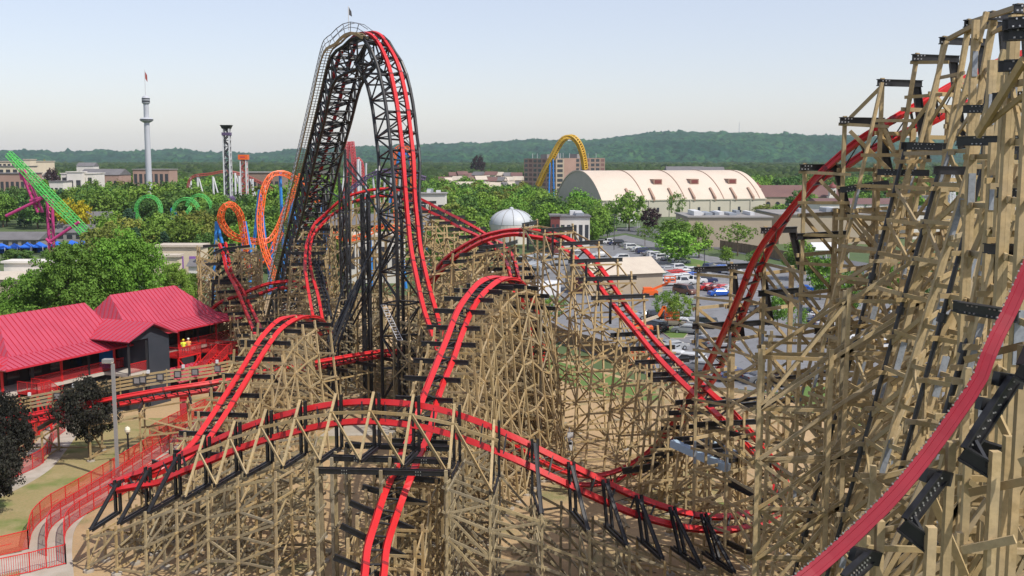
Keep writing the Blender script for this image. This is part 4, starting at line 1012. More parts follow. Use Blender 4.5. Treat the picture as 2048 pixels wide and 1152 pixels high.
belt(150, 430, 360, 520, 46, 11, 17, ['mid','dark','dark','mid'], 'grove round the slender viewing tower', 6.5, avoid=((282,315,405,435),))
belt(180, 420, 225, 315, 26, 7, 12, ['mid','olive','bright','dark','conifer'], 'park grove before the green loops', 5.5, avoid=((290,420,215,262),))
belt(430, 640, 240, 420, 46, 8, 14, ['mid','dark','bright','dark'], 'grove behind the orange coaster', 6.0)
belt(620, 880, 230, 420, 26, 6, 11, ['mid','dark','olive'], 'grove seen through the lift hill', 6.5)
belt(1560, 2100, 420, 560, 40, 8, 13, ['mid','dark','bright'], 'row beyond the maroon roofed stadium', 7, bulk=True, avoid=((1500,1720,480,620),))
belt(1200, 2150, 600, 950, 120, 10, 16, ['mid','dark','olive'], 'belt below the wooded ridge at right', 9, bulk=True)
belt(400, 960, 440, 850, 130, 10, 16, ['mid','dark','bright','olive'], 'town trees behind the lift hill', 9, bulk=True, avoid=((860,1050,600,760),))
belt(-120, 420, 600, 900, 90, 11, 17, ['mid','dark','olive'], 'town trees behind the pale civic buildings', 9, bulk=True)
belt(40, 290, 520, 600, 9, 9, 13, ['mid','dark'], 'row before the pale civic buildings', 7, avoid=((110,220,500,620),))
belt(-120, 640, 520, 610, 70, 10, 15, ['mid','dark','bright','olive'], 'x', 7, bulk=True, avoid=((100,345,500,600),(-120,80,520,600)))
belt(850, 1060, 480, 620, 50, 9, 14, ['mid','dark','bright','olive'], 'x', 7, bulk=True)
belt(1180, 1560, 590, 760, 60, 9, 15, ['mid','dark','bright'], 'x', 8, bulk=True)
def bulk():
    for kd, L in BULK.items():
        Vs, Fs, n = [], [], 0
        for x, y, h in L:
            t, me, ph, pw = random.choice(TREE[kd]); v = np.empty(len(me.vertices)*3, np.float32); me.vertices.foreach_get('co', v); v = v.reshape(-1,3)*(h/ph)
            v = v.reshape(-1,4,3)[::2].reshape(-1,3); c = v.reshape(-1,4,3).mean(1).repeat(4,0); v = c+(v-c)*1.5
            q = random.uniform(0,6.28); R2 = np.array([[math.cos(q),-math.sin(q),0],[math.sin(q),math.cos(q),0],[0,0,1]]); v = v@R2.T+np.array([x,y,0]); Vs.append(v); Fs.append(np.arange(len(v)).reshape(-1,4)+n); n += len(v)
        link('far_woodland', np_mesh('far_woodland', np.concatenate(Vs), np.concatenate(Fs), TREE[kd][0][1].materials[0].name), kind='stuff')
bulk()
treey('gold', 145, 345, 400, 'golden yellow tree behind the leaning green spike', wpx=72)
treey('gold', 92, 700, 325, 'small golden tree among the pale civic buildings', wpx=22)
treey('purple', 102, 640, 337, 'dark purple tree left of the white columned building', wpx=26)
treey('purple', 955, 1150, 311, 'dark purple tree by the pale houses', wpx=24)
for px, y, t in ((25,520,498),(55,522,500),(95,520,500),(32,545,500),(70,548,520)): treep('shrub', px, y, t, 'dark shrub in front of the row of blue tents', 'shrubs before the blue tents')
treep('conifer', 40, 548, 512, 'small spiky conifer beside the white wall at left', wpx=18)
# distant canopy: one mass
def ico_base():
    import bmesh
    bm = bmesh.new(); bmesh.ops.create_icosphere(bm, subdivisions=2, radius=1); v = np.array([x.co[:] for x in bm.verts]); f = np.array([[x.index for x in q.verts] for q in bm.faces]); bm.free(); return v, f
IV, IF = ico_base()
def canopy(name, pos, rad, hgt, m, kind='stuff'):
    n = len(pos); V = IV[None].repeat(n,0); nz = 1+rng.normal(0,.17,(n,len(IV),1)); ang = rng.uniform(0,6.28,n); c, s = np.cos(ang)[:,None], np.sin(ang)[:,None]
    V = V*nz; x = V[...,0]*c-V[...,1]*s; y = V[...,0]*s+V[...,1]*c
    out = np.stack([x*rad[:,None]+pos[:,0:1], y*rad[:,None]+pos[:,1:2], (V[...,2]*.5+.45)*hgt[:,None]+pos[:,2:3]], -1).reshape(-1,3)
    F = (IF[None]+(np.arange(n)*len(IV))[:,None,None]).reshape(-1,3); me = np_mesh(name, out, F, m); link(name, me, kind=kind)
def far():
    pos = []; rad = []; hg = []
    n = 7500; Y = np.sqrt(rng.uniform(760**2, 1500**2, n)); px = rng.uniform(-260, 2300, n)
    clump = np.sin(px/60+Y/90)+np.sin(px/23-Y/140+1)+rng.normal(0,.6,n); k = clump > -.75
    # leave the town's open ground free
    k &= ~((px > 860)&(px < 1050)&(Y < 980)); k &= ~((px > -20)&(px < 330)&(Y < 800))
    Y, px = Y[k], px[k]; pos.append(np.stack([(px-CX)/FPX*Y, Y, 0*Y],1)); rad.append(rng.uniform(5,9,len(Y))); hg.append(rng.uniform(9,17,len(Y)))
    n = 9000; Y = np.sqrt(rng.uniform(1500**2, 3300**2, n)); px = rng.uniform(-260, 2300, n); clump = np.sin(px/70+Y/200)+np.sin(px/31-Y/340+1)+rng.normal(0,.6,n); k = clump > -.9
    Y, px = Y[k], px[k]; pos.append(np.stack([(px-CX)/FPX*Y, Y, 0*Y],1)); rad.append(rng.uniform(8,16,len(Y))); hg.append(rng.uniform(11,19,len(Y)))
    canopy('distant_woodland', np.concatenate(pos), np.concatenate(rad), np.concatenate(hg), 'leaf_far')
far()
# ================================================================== BUILDINGS
def frame(o, ux):
    u = Vector((ux[0],ux[1],0)).normalized(); w = Vector((-u.y,u.x,0)); o = Vector(o)
    return lambda a, b, c=0.0: o+u*a+w*b+Vector((0,0,c))
def obox(mb, F, a0,a1,b0,b1,c0,c1):
    mb.quad_box([F(a0,b0,c0),F(a1,b0,c0),F(a1,b1,c0),F(a0,b1,c0),F(a0,b0,c1),F(a1,b0,c1),F(a1,b1,c1),F(a0,b1,c1)])
# ---- station
stn = empty('station_building', (-46,104,0), label='two storey black ride station with red standing seam hipped roofs', cat='station building')
E0 = P(11,742,98)
F = frame((E0.x,E0.y,0), (.43,.903)); ZE = E0.z
def seam_roof(poly_list, th=.12, parent=stn, name='roof', seam=.62):
    """each poly: (pts, eave_a, eave_b) planar face; seams run up the slope"""
    mb = MB(); sm = MB()
    for pts in poly_list:
        n = (pts[1]-pts[0]).cross(pts[2]-pts[0]).normalized(); n = -n if n.z < 0 else n
        k = len(pts); o = len(mb.v); mb.v += [p for p in pts]+[p-n*th for p in pts]; mb.f.append(tuple(range(o,o+k))); mb.f.append(tuple(range(o+2*k-1,o+k-1,-1))); mb.m += [0,0]
        for i in range(k): j=(i+1)%k; mb.f.append((o+i,o+k+i,o+k+j,o+j)); mb.m.append(0)
        # seams: parallel to the slope direction, clipped to the polygon
        e = (pts[1]-pts[0]).normalized(); s = n.cross(e).normalized()
        P2 = [((p-pts[0]).dot(e), (p-pts[0]).dot(s)) for p in pts]; x = min(p[0] for p in P2)+seam*.5; xm = max(p[0] for p in P2)
        while x < xm:
            ys = []
            for a, b in zip(P2, P2[1:]+P2[:1]):
                if (a[0]-x)*(b[0]-x) < 0: t = (x-a[0])/(b[0]-a[0]); ys.append(a[1]+t*(b[1]-a[1]))
            if len(ys) >= 2: sm.beam(pts[0]+e*x+s*min(ys)+n*.03, pts[0]+e*x+s*max(ys)+n*.03, .05, .07, n)
            x += seam
    o = mb.build(name, 'roof_red', parent); q = sm.build('seam', 'roof_red_seam', o); return o
def hip(F, a0, a1, b0, b1, ze, kick, zk, zr, ra0, ra1, rb):
    """hip roof with a shallow skirt: eave rectangle, kick line inset by `kick` at zk, ridge from ra0 to ra1 at b=rb, z=zr"""
    e = [F(a0,b0,ze),F(a1,b0,ze),F(a1,b1,ze),F(a0,b1,ze)]; k = [F(a0+kick,b0+kick,zk),F(a1-kick,b0+kick,zk),F(a1-kick,b1-kick,zk),F(a0+kick,b1-kick,zk)]; r = [F(ra0,rb,zr),F(ra1,rb,zr)]
    return [[e[0],e[1],k[1],k[0]],[e[1],e[2],k[2],k[1]],[e[2],e[3],k[3],k[2]],[e[3],e[0],k[0],k[3]],[k[0],k[1],r[1],r[0]],[k[1],k[2],r[1]],[k[2],k[3],r[0],r[1]],[k[3],k[0],r[0]]]
L1 = 18.5
r1 = seam_roof(hip(F, 0, L1, 0, 12, ZE, 2.2, ZE+.75, ZE+4.2, 4.2, 15.2, 6)); r1['label'] = 'left hipped roof of the station'
E2 = P(312,670,117.5); F2 = frame((E2.x,E2.y,0), (.43,.903)); L2 = 15.2; ZE2 = E2.z
r2 = seam_roof(hip(F2, -4.2, L2, 0, 12, ZE2, 2.4, ZE2+.8, ZE2+4.2, -.6, 9.6, 6)); r2['label'] = 'right hipped roof of the station'
def storey(F, a0, a1, zf, ze, b0=1.6, b1=10.5, rail=True, gaps=()):
    wl = MB(); obox(wl, F, a0, a1, b0+.1, b1, 0, zf-.35); o = wl.build('lower_wall', 'wall_black', stn)
    s = MB(); obox(s, F, a0-.1, a1+.1, b0-.35, b1+.2, zf-.3, zf); s.build('floor_slab', 'slab', stn)
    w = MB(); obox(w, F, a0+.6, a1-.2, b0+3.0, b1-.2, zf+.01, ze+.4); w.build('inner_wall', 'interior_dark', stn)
    n = int((a1-a0)/3.2); 
    for i in range(n+1):
        a = a0+.1+(a1-a0-.2)*i/n; p = MB(); p.beam(F(a,b0-.2,0), F(a,b0-.2,ze+.3), .2, .2); p.build('post', 'red_paint' if i % 2 == 0 else 'wall_black', stn)
        if i < n:
            a2 = a0+.1+(a1-a0-.2)*(i+1)/n
            if any(g0 < (a+a2)/2 < g1 for g0,g1 in gaps): continue
            r = MB(); r.beam(F(a,b0-.2,zf+1.05), F(a2,b0-.2,zf+1.05), .06); r.beam(F(a,b0-.2,zf+.1), F(a2,b0-.2,zf+.1), .05); o = r.build('railing', 'red_paint', stn)
            m = MB(); m.quad_box([F(a,b0-.22,zf+.12),F(a2,b0-.22,zf+.12),F(a2,b0-.20,zf+.12),F(a,b0-.20,zf+.12),F(a,b0-.22,zf+1.02),F(a2,b0-.22,zf+1.02),F(a2,b0-.20,zf+1.02),F(a,b0-.20,zf+1.02)]); m.build('mesh_panel', 'mesh_red', o)
            ws = MB(); ws.box(F((a+a2)/2, b0+2.92, zf+1.6), (.5,.06,.5)); 
ZF = ZE-2.55; ZF2 = ZE2-2.6
storey(F, .6, L1-.4, ZF, ZE, gaps=((2.2,4),)); storey(F2, -1.5, L2-.5, ZF2, ZE2, gaps=((1.5,4.5),))
for Fq, a0_, a1_, zf_ in ((F, 1.2, L1-1, ZF), (F2, -1, L2-1, ZF2)):
    for a in np.arange(a0_, a1_, 2.6):
        d_ = MB(); obox(d_, Fq, a, a+1.5, 4.53, 4.62, zf_+.02, zf_+1.9); d_.build('window' if int(a*3) % 3 else 'door', 'car_glass' if int(a*3) % 3 else 'wall_slate', stn)
        q_ = MB(); q_.box(Fq(a+.7, 2.9, zf_+2.35), (.35,.35,.1)); q_.build('lamp', 'lamp_glass', stn)
for Fq, L_, ze_ in ((F, L1, ZE), (F2, L2, ZE2)):
    gt = MB(); gt.beam(Fq(0 if Fq is F else -3,-.05,ze_-.02), Fq(L_,-.05,ze_-.02), .14, .16); gt.build('gutter', 'roof_red_seam', stn)
for k, a in enumerate((1.5, 8.0, 10.5, 13.5)):
    s = MB(); s.box(F(a, 4.5, ZE-.7), (.55,.1,.55), None); s.build('wall_clock' if k < 2 else 'exit_sign', 'white_wall' if k < 2 else 'vest_yellow', stn)
s = MB(); obox(s, F, 14.2, 15.8, 2.6, 3.2, ZF, ZF+1.9); s.build('control_cabinet', 'steel_blue', stn)
# lift shaft with its own gabled roof
FE = frame(F(13.2,-2.2), (.43,.903))
sh = MB(); obox(sh, FE, 2.6, 5.6, 0, 4.2, 0, ZE+.9); o = sh.build('lift_shaft', 'wall_slate', stn); d = MB(); obox(d, FE, 2.57, 2.6, .5, 3.2, .05, ZE-.2); 
lp = MB(); obox(lp, FE, -.2, 2.6, 0, 4, ZF-.3, ZF); lp.build('landing', 'slab', stn)
for a in (-.1, 2.4): p = MB(); p.beam(FE(a,.1,0), FE(a,.1,ZE+.6), .2); p.build('post', 'wall_black', stn)
r = MB(); r.beam(FE(-.1,.1,ZF+1.05), FE(2.5,.1,ZF+1.05), .06); o = r.build('railing', 'red_paint', stn); m = MB(); obox(m, FE, -.1, 2.5, .09, .11, ZF+.1, ZF+1.02); m.build('mesh_panel', 'mesh_red', o)
obx = MB(); obox(obx, FE, -.1, 2.55, .3, 4.0, 0, ZF-.4); obx.build('lower_wall', 'wall_black', stn)
zc = ZE+1.0; zr = ZE+2.5; b0, b1 = -.7, 6.5; mid = 2.8
g = [[FE(-.9,b0,zc),FE(-.9,b1,zc),FE(mid,b1,zr),FE(mid,b0,zr)][::1], [FE(6.3,b1,zc),FE(6.3,b0,zc),FE(mid,b0,zr),FE(mid,b1,zr)]]
seam_roof(g, name='roof')['label'] = 'small gabled roof over the lift shaft'
gb = MB(); gb.prism([FE(-.2,.02,ZE+.85),FE(5.6,.02,ZE+.85),FE(mid,.02,zr-.15)], FE(0,.3,0)-FE(0,0,0)); gb.build('gable', 'wall_slate', stn)
# external stairs
def stair(Fr, a0, z0, a1, z1, b, w, land=None):
    st_ = MB(); n = max(3, int((z0-z1)/.2))
    for i in range(n+1):
        f = i/n; a = a0+(a1-a0)*f; z = z0+(z1-z0)*f; d = abs(a1-a0)/n*.8; obox(st_, Fr, a-d/2, a+d/2, b-w, b, z-.05, z)
    for q in (b-w, b): st_.beam(Fr(a0,q,z0-.15), Fr(a1,q,z1-.15), .08, .3)
    o = st_.build('staircase', 'red_paint', stn); hr = MB(); pn = MB()
    for q in (b-w-.02, b+.02):
        hr.beam(Fr(a0,q,z0+1), Fr(a1,q,z1+1), .06); pn.quad_box([Fr(a0,q-.01,z0),Fr(a1,q-.01,z1),Fr(a1,q+.01,z1),Fr(a0,q+.01,z0),Fr(a0,q-.01,z0+1),Fr(a1,q-.01,z1+1),Fr(a1,q+.01,z1+1),Fr(a0,q+.01,z0+1)])
        for i in range(5): f = i/4; hr.beam(Fr(a0+(a1-a0)*f,q,z0+(z1-z0)*f-.1), Fr(a0+(a1-a0)*f,q,z0+(z1-z0)*f+1), .05)
    hr.build('handrail', 'red_paint', o); pn.build('mesh_panel', 'mesh_red', o)
def landing(Fr, a0, a1, b0, b1, z):
    l = MB(); obox(l, Fr, a0,a1,b0,b1,z-.15,z)
    for a in (a0+.1,a1-.1):
        for b in (b0+.1,b1-.1): l.beam(Fr(a,b,0), Fr(a,b,z-.1), .16)
    l.beam(Fr(a0+.1,b0+.1,.2), Fr(a1-.1,b0+.1,z-.2), .1); l.beam(Fr(a1-.1,b0+.1,.2), Fr(a0+.1,b0+.1,z-.2), .1)
    o = l.build('stair_landing', 'red_paint', stn); hr = MB(); pn = MB()
    for (p,q) in (((a0,b0),(a1,b0)),((a1,b0),(a1,b1)),((a0,b0),(a0,b1))):
        hr.beam(Fr(*p,z+1.05), Fr(*q,z+1.05), .06); A, B = Fr(*p,z), Fr(*q,z); pn.beam(A+Vector((0,0,.53)), B+Vector((0,0,.53)), .02, .95)
        for f in (0,.5,1): hr.beam(A.lerp(B,f), A.lerp(B,f)+Vector((0,0,1.05)), .05)
    hr.build('handrail', 'red_paint', o); pn.build('mesh_panel', 'mesh_red', o)
landing(F2, 1.3, 5.0, -1.9, 1.2, ZF2); landing(F2, 7.6, 9.6, -3.4, 1.2, ZF2-.5); stair(F2, 7.6, ZF2-.5, 2.6, .9, -1.95, 1.5)
landing(F, 2.2, 3.8, -1.4, 1.2, ZF); stair(F, 3.8, ZF, 6.6, 1.6, -.1, 1.3); landing(F, 6.6, 8.4, -1.6, 0.4, 1.6)
seam_roof([[F2(-.5,-3.6,1.7),F2(7.5,-3.6,1.7),F2(7.5,-1.2,2.9),F2(-.5,-1.2,2.9)],[F2(7.5,.9,1.7),F2(-.5,.9,1.7),F2(-.5,-1.2,2.9),F2(7.5,-1.2,2.9)]], name='canopy_roof')
bt = MB(); obox(bt, F2, 0, 7, -3, .6, 0, 1.75); bt.build('ticket_booth', 'interior_dark', stn)
dr = MB(); obox(dr, F, 17.0, 18.2, -3.9, -3.7, 0, 2.2); 
kd = MB(); q = G(372,838); kd.box((q.x,q.y,1.15), (1.0,.5,2.3)); kd.box((q.x,q.y,2.36), (1.2,.7,.1)); k = kd.build('vending_kiosk', 'red_paint', label='tall red kiosk standing under the station track', cat='kiosk'); kp = MB(); kp.box((q.x,q.y-.27,1.3), (.8,.04,1.5)); kp.build('front_panel', 'pinkred_steel', k)
# ---- people on the landing
def person(loc, face, vest, label, helmet='helmet_yellow', arm=0):
    root = empty('person', loc, face, label=label, cat='person')
    me = bpy.data.meshes.new('body'); V = [(0,0,.95),(0,0,1.15),(0,0,1.38),(0,0,1.50),(0,.01,1.60),(0,.01,1.72),(.1,0,.9),(.11,.02,.5),(.12,0,.08),(.12,.12,.04),(-.1,0,.9),(-.11,.02,.5),(-.12,0,.08),(-.12,.12,.04),(.2,0,1.42),(.26,.0,1.14),(.20,.20+arm,1.02),(.17,.28+arm,1.03),(-.2,0,1.42),(-.27,.0,1.14),(-.20,.20,1.0),(-.17,.28,1.01)]
    Eg = [(0,1),(1,2),(2,3),(3,4),(4,5),(0,6),(6,7),(7,8),(8,9),(0,10),(10,11),(11,12),(12,13),(2,14),(14,15),(15,16),(16,17),(2,18),(18,19),(19,20),(20,21)]
    me.from_pydata(V, Eg, []); o = bpy.data.objects.new('body', me); COL.objects.link(o); o.parent = root
    sk = o.modifiers.new('skin','SKIN'); rr = [.15,.14,.17,.07,.085,.095,.09,.065,.045,.04,.09,.065,.045,.04,.07,.05,.038,.03,.07,.05,.038,.03]
    for i, r in enumerate(rr): me.skin_vertices[0].data[i].radius = (r, r*.8)
    me.skin_vertices[0].data[0].use_root = True
    ss = o.modifiers.new('sub','SUBSURF'); ss.levels = 2; ss.render_levels = 2; o.data.materials.append(M['trousers'])
    dg = bpy.context.evaluated_depsgraph_get(); nm = bpy.data.meshes.new_from_object(o.evaluated_get(dg)); o.modifiers.clear(); o.data = nm; nm.materials.clear()
    for m in ('trousers','skin'): nm.materials.append(M[m])
    for p in nm.polygons:
        c = p.center; p.material_index = 1 if c.z > 1.5 or (abs(c.x) > .15 and c.z < 1.25 and c.z > .95 and c.y > .08) else 0; p.use_smooth = True
    v = MB(); secs = []
    for z, a, b in ((.86,.20,.15),(1.0,.19,.145),(1.2,.205,.155),(1.38,.235,.15),(1.46,.20,.12),(1.5,.10,.09)):
        secs.append([Vector((a*math.cos(q)*(1), b*math.sin(q), z)) for q in np.linspace(0,2*math.pi,14,endpoint=False)])
    v.sweep(secs); v.build('vest', vest, root, smooth=True)
    for o2 in root.children:
        if o2.name.startswith('vest'): o2.matrix_parent_inverse = Matrix.Identity(4)
    sl_ = MB()
    for s in (-1,1): sl_.tube((.21*s,0,1.44),(.265*s,.01,1.15),.078,.062,10)
    b = sl_.build('sleeves', vest, root, smooth=True); b.matrix_parent_inverse = Matrix.Identity(4)
    h = MB(); h.lathe((0,.01,1.70), [(.135,0),(.165,-.005),(.165,.01),(.125,.02),(.122,.08),(.085,.13),(.0,.145)], 16); b = h.build('helmet', helmet, root, smooth=True); b.matrix_parent_inverse = Matrix.Identity(4)
    fc = MB(); 
    for s in (-1,1): fc.box((.032*s,.092,1.66), (.022,.012,.014))
    fc.box((0,.098,1.565),(.05,.01,.012)); fc.beam((0,.095,1.66),(0,.122,1.615),.02); b = fc.build('face', 'skin', root); b.matrix_parent_inverse = Matrix.Identity(4)
    return root
for (px, py, vest, lab, arm) in ((369,694,'vest_yellow','worker in a yellow vest and yellow hard hat at the left of the station landing',0),(379,692,'vest_orange','worker in an orange vest and pale hard hat at the right of the station landing',.1)):
    a = 2.75 if px < 375 else 3.55; q = F2(a, -1.35, ZF2); person(q, R_(200), vest, lab, 'helmet_yellow' if arm == 0 else 'lamp_glass', arm)
# ---- light pole, lamp post, camera mast
def G_(px,py): return G(px,py)
q = G(236,962); tp = P(228,728,q.y); t = empty('light_pole', q, label='tall pale square floodlight pole standing on the lawn', cat='light pole'); mb = MB(); mb.beam(q, (q.x,q.y,tp.z), .24); mb.build('pole', 'roof_flat', t)
mb = MB(); mb.box((q.x,q.y,.15),(.8,.8,.4)); mb.build('base', 'concrete', t); mb = MB(); c = Vector((q.x-.35,q.y-.1,tp.z+.3)); mb.box(c,(.75,.6,.26)); mb.beam(c+Vector((.1,0,-.1)), (q.x,q.y,tp.z),.14); o = mb.build('floodlight', 'roof_flat', t); mb = MB(); mb.box(c+Vector((0,0,-.16)),(.75,.55,.05)); mb.build('lens', 'lamp_glass', o)
def lamppost(px, py, top, lab):
    q = G(px,py); z = P(px,top,q.y).z; t = empty('lamp_post', q, label=lab, cat='lamp post'); mb = MB(); mb.lathe(q, [(.22,0),(.24,.1),(.14,.35),(.09,.6),(.075,z-.7),(.12,z-.62),(.12,z-.55)],12); mb.build('post','black_steel',t)
    mb = MB(); mb.lathe(q, [(.10,z-.55),(.22,z-.4),(.24,z-.2),(.17,z-.02),(.05,z),(.0,z+.1)],14); mb.build('lantern','lamp_glass',t); mb = MB(); mb.lathe(q, [(.36,.02),(.34,.12),(.2,.42),(.12,.5)],12); mb.build('base','red_paint',t)
lamppost(258,931,854,'black lamp post with a globe lantern and red base by the mesh fence')
q = G(1138,912); z = P(1138,868,q.y).z; t = empty('camera_mast', q, label='slim mast with white camera boxes on the dirt beside the low track', cat='camera mast'); mb = MB(); mb.tube(q,(q.x,q.y,z+.6),.06); mb.build('pole','grey_tower',t)
for dx, dz, s in ((.15,-.1,(.6,.35,.45)),(-.25,-.35,(.8,.3,.2)),(.05,-.75,(.4,.35,.35))): mb = MB(); mb.box((q.x+dx,q.y,z+dz), s); mb.build('camera_box','white_steel',t)
mb = MB(); mb.box((q.x+.2,q.y,.9),(.5,.35,.8)); mb.build('cabinet','white_steel',t)
# ---- mesh fences
def mesh_fence(pix, h, label, m='mesh_red', post='red_paint', gap=1.9, bars=False, cat='fence', group=None, name='mesh_fence'):
    A, _ = resample(spline([tuple(G(x,y,.1)) for x,y in pix], 8), gap/2); t = empty(name, A[len(A)//2], label=label, cat=cat, group=group); mb = MB(); rl = MB(); pan = []
    for i, p in enumerate(A):
        p = Vector(p)
        if i % 2 == 0: mb.beam(p, p+Vector((0,0,h+.05)), .06)
        pan.append([p+Vector((0,-.008,.06)), p+Vector((0,.008,.06)), p+Vector((0,.008,h-.03)), p+Vector((0,-.008,h-.03))])
        if i+1 < len(A):
            q = Vector(A[i+1]); rl.beam(p+Vector((0,0,h)), q+Vector((0,0,h)), .05); rl.beam(p+Vector((0,0,.06)), q+Vector((0,0,.06)), .045); 
            if bars:
                for f in np.linspace(0,1,8,endpoint=False): rl.beam(p.lerp(q,f)+Vector((0,0,.06)), p.lerp(q,f)+Vector((0,0,h)), .022)
            elif i % 2: rl.beam(p+Vector((0,0,h*.5)), q+Vector((0,0,h*.5)), .03)
    mb.build('fence_post', post, t); rl.build('fence_rail', post, t)
    if not bars: pn = MB(); pn.sweep(pan); pn.build('mesh_panel', m, t)
mesh_fence([(452,806),(380,850),(300,905),(215,960),(140,1005),(95,1032),(66,1062),(57,1098)], 1.45, 'outermost orange-red mesh fence sweeping along the lawn edge of the path', 'mesh_orange')
mesh_fence([(475,812),(400,858),(310,918),(225,975),(155,1018),(110,1048),(95,1075),(93,1112)], 1.3, 'middle red mesh fence dividing the two lanes of the curved path')
mesh_fence([(500,830),(410,892),(330,942),(240,992),(170,1030),(138,1055),(129,1080),(132,1128)], 1.3, 'inner red mesh fence along the trestle side of the curved path')
mesh_fence([(57,1098),(0,1112),(-80,1130)], 1.3, 'orange-red mesh fence running off the left edge at the queue entrance', 'mesh_orange')
mesh_fence([(132,1128),(95,1137)], 1.3, 'right one of the two red barred gates at the end of the path', bars=True, cat='gate', name='barred_gate')
mesh_fence([(93,1136),(61,1145)], 1.3, 'left one of the two red barred gates at the end of the path', bars=True, cat='gate', name='barred_gate')
mesh_fence([(60,1145),(0,1158),(-90,1176)], 1.3, 'red barred railing at the lower left corner', bars=True, name='barred_railing')
mesh_fence([(130,862),(108,880),(100,905),(84,928),(40,950),(-20,975),(-80,1000)], 1.3, 'red mesh fence on the lawn side of the left path')
mesh_fence([(105,848),(75,870),(62,892),(30,905)], 1.3, 'short orange mesh fence on the far side of the left path', 'mesh_orange')
mesh_fence([(470,790),(430,812),(340,858),(300,880)], 1.3, 'red mesh fence below the station stairs')
# ================================================================== BACKGROUND RIDES AND BUILDINGS
def part(mbf, name, m, parent, smooth=False): return mbf.build(name, m, parent, smooth)
# ---- viewing tower
def vtower():
    c = P(299,385,420); c = Vector((c.x,c.y,0)); z = lambda py: P(296,py,420).z
    t = empty('observation_tower', c, label='slender pale grey viewing tower with a ring platform and dark topped crown', cat='tower')
    mb = MB(); mb.lathe(c, [(1.25,0),(1.1,z(300)),(.95,z(205))], 20); part(mb,'shaft','grey_tower',t,True)
    mb = MB(); mb.lathe(c, [(.9,z(246)),(2.0,z(243)),(2.5,z(241)),(2.5,z(238)),(1.9,z(236)),(.9,z(235))], 24); o = part(mb,'ring_cabin','grey_tower',t); mb = MB(); mb.lathe(c,[(2.53,z(240.6)),(2.53,z(238.4))],24); part(mb,'window_band','window_dark',o)
    mb = MB(); mb.lathe(c, [(.9,z(209)),(1.5,z(206)),(1.5,z(196)),(1.1,z(193)),(.4,z(191)),(0,z(191))], 20); o = part(mb,'crown','grey_tower',t); mb = MB(); mb.lathe(c,[(1.53,z(205)),(1.53,z(201))],20); mb.lathe(c,[(1.53,z(199)),(1.53,z(196.4))],20); part(mb,'window_band','window_dark',o)
    mb = MB(); mb.tube(c+Vector((0,0,z(191))), c+Vector((0,0,z(140))), .12, n=6); o = part(mb,'flagpole','white_steel',t); mb = MB(); a = c+Vector((0,0,z(142))); mb.slab([a, a+Vector((.9,0,-1.6)), a+Vector((.9,.1,-4.2)), a+Vector((0,0,-2.6))], .05); part(mb,'flag','dusty_red',o)
    # guy brackets
    tag(t)
vtower()
def lattice_tower(px, Y, ptop, pbot, wpx, m1, m2, label, box=None, boxm=None, name='drop_tower', bar='dark_grey'):
    c = P(px,pbot,Y); w = wpx/FPX*Y/2; zt = P(px,ptop,Y).z; t = empty(name, (c.x,c.y,0), label=label, cat='drop tower'); mb = MB(); lc = MB()
    for sx in (-1,1):
        for sy in (-1,1): mb.beam((c.x+sx*w,c.y+sy*w,0),(c.x+sx*w,c.y+sy*w,zt), w*.42)
    z = 0; k = 0; h = w*2.1
    while z < zt-h*.5:
        for sy in (-1,1):
            a, b = (c.x-w,c.y+sy*w), (c.x+w,c.y+sy*w)
            if k % 2: a, b = b, a
            lc.beam((*a,z),(*b,min(zt,z+h)), w*.32); lc.beam((c.x-w,c.y+sy*w,z),(c.x+w,c.y+sy*w,z), w*.25)
        for sx in (-1,1): lc.beam((c.x+sx*w,c.y-w,z),(c.x+sx*w,c.y+w,min(zt,z+h)), w*.3)
        z += h; k += 1
    part(mb,'tower_leg',m1,t); part(lc,'lattice',m2,t)
    return t, c, w, zt
t, c, w, zt = lattice_tower(458,400,254,420,12,'white_steel','dark_grey','tall white and black lattice drop tower with a flared black crown')
mb = MB(); mb.quad_box([Vector((c.x+s*w*f,c.y+q*w*f,z)) for z,f in ((zt-1.2,1.0),(zt+.7,1.75)) for s,q in ((-1,-1),(1,-1),(1,1),(-1,1))]); part(mb,'crown','black_steel',t)
mb = MB(); mb.lathe((c.x,c.y,P(458,398,400).z), [(w*1.2,-1.2),(w*2.2,-1),(w*2.2,.6),(w*1.2,1.4)],14); part(mb,'gondola','purple_steel',t)
mb = MB(); mb.box((c.x,c.y,P(458,268,400).z),(w*2.7,w*2.7,1.1)); part(mb,'brake_collar','purple_steel',t)
t, c, w, zt = lattice_tower(490,420,318,410,11,'white_steel','dusty_red','shorter red and white drop tower topped with an orange sign box')
mb = MB(); mb.box((c.x,c.y,zt+.7),(3.6,3.2,1.9)); o = part(mb,'sign_box','orange_paint',t); mb = MB(); mb.box((c.x,c.y-1.62,zt+.75),(1.9,.04,.5)); part(mb,'lettering','pinkred_steel',o)
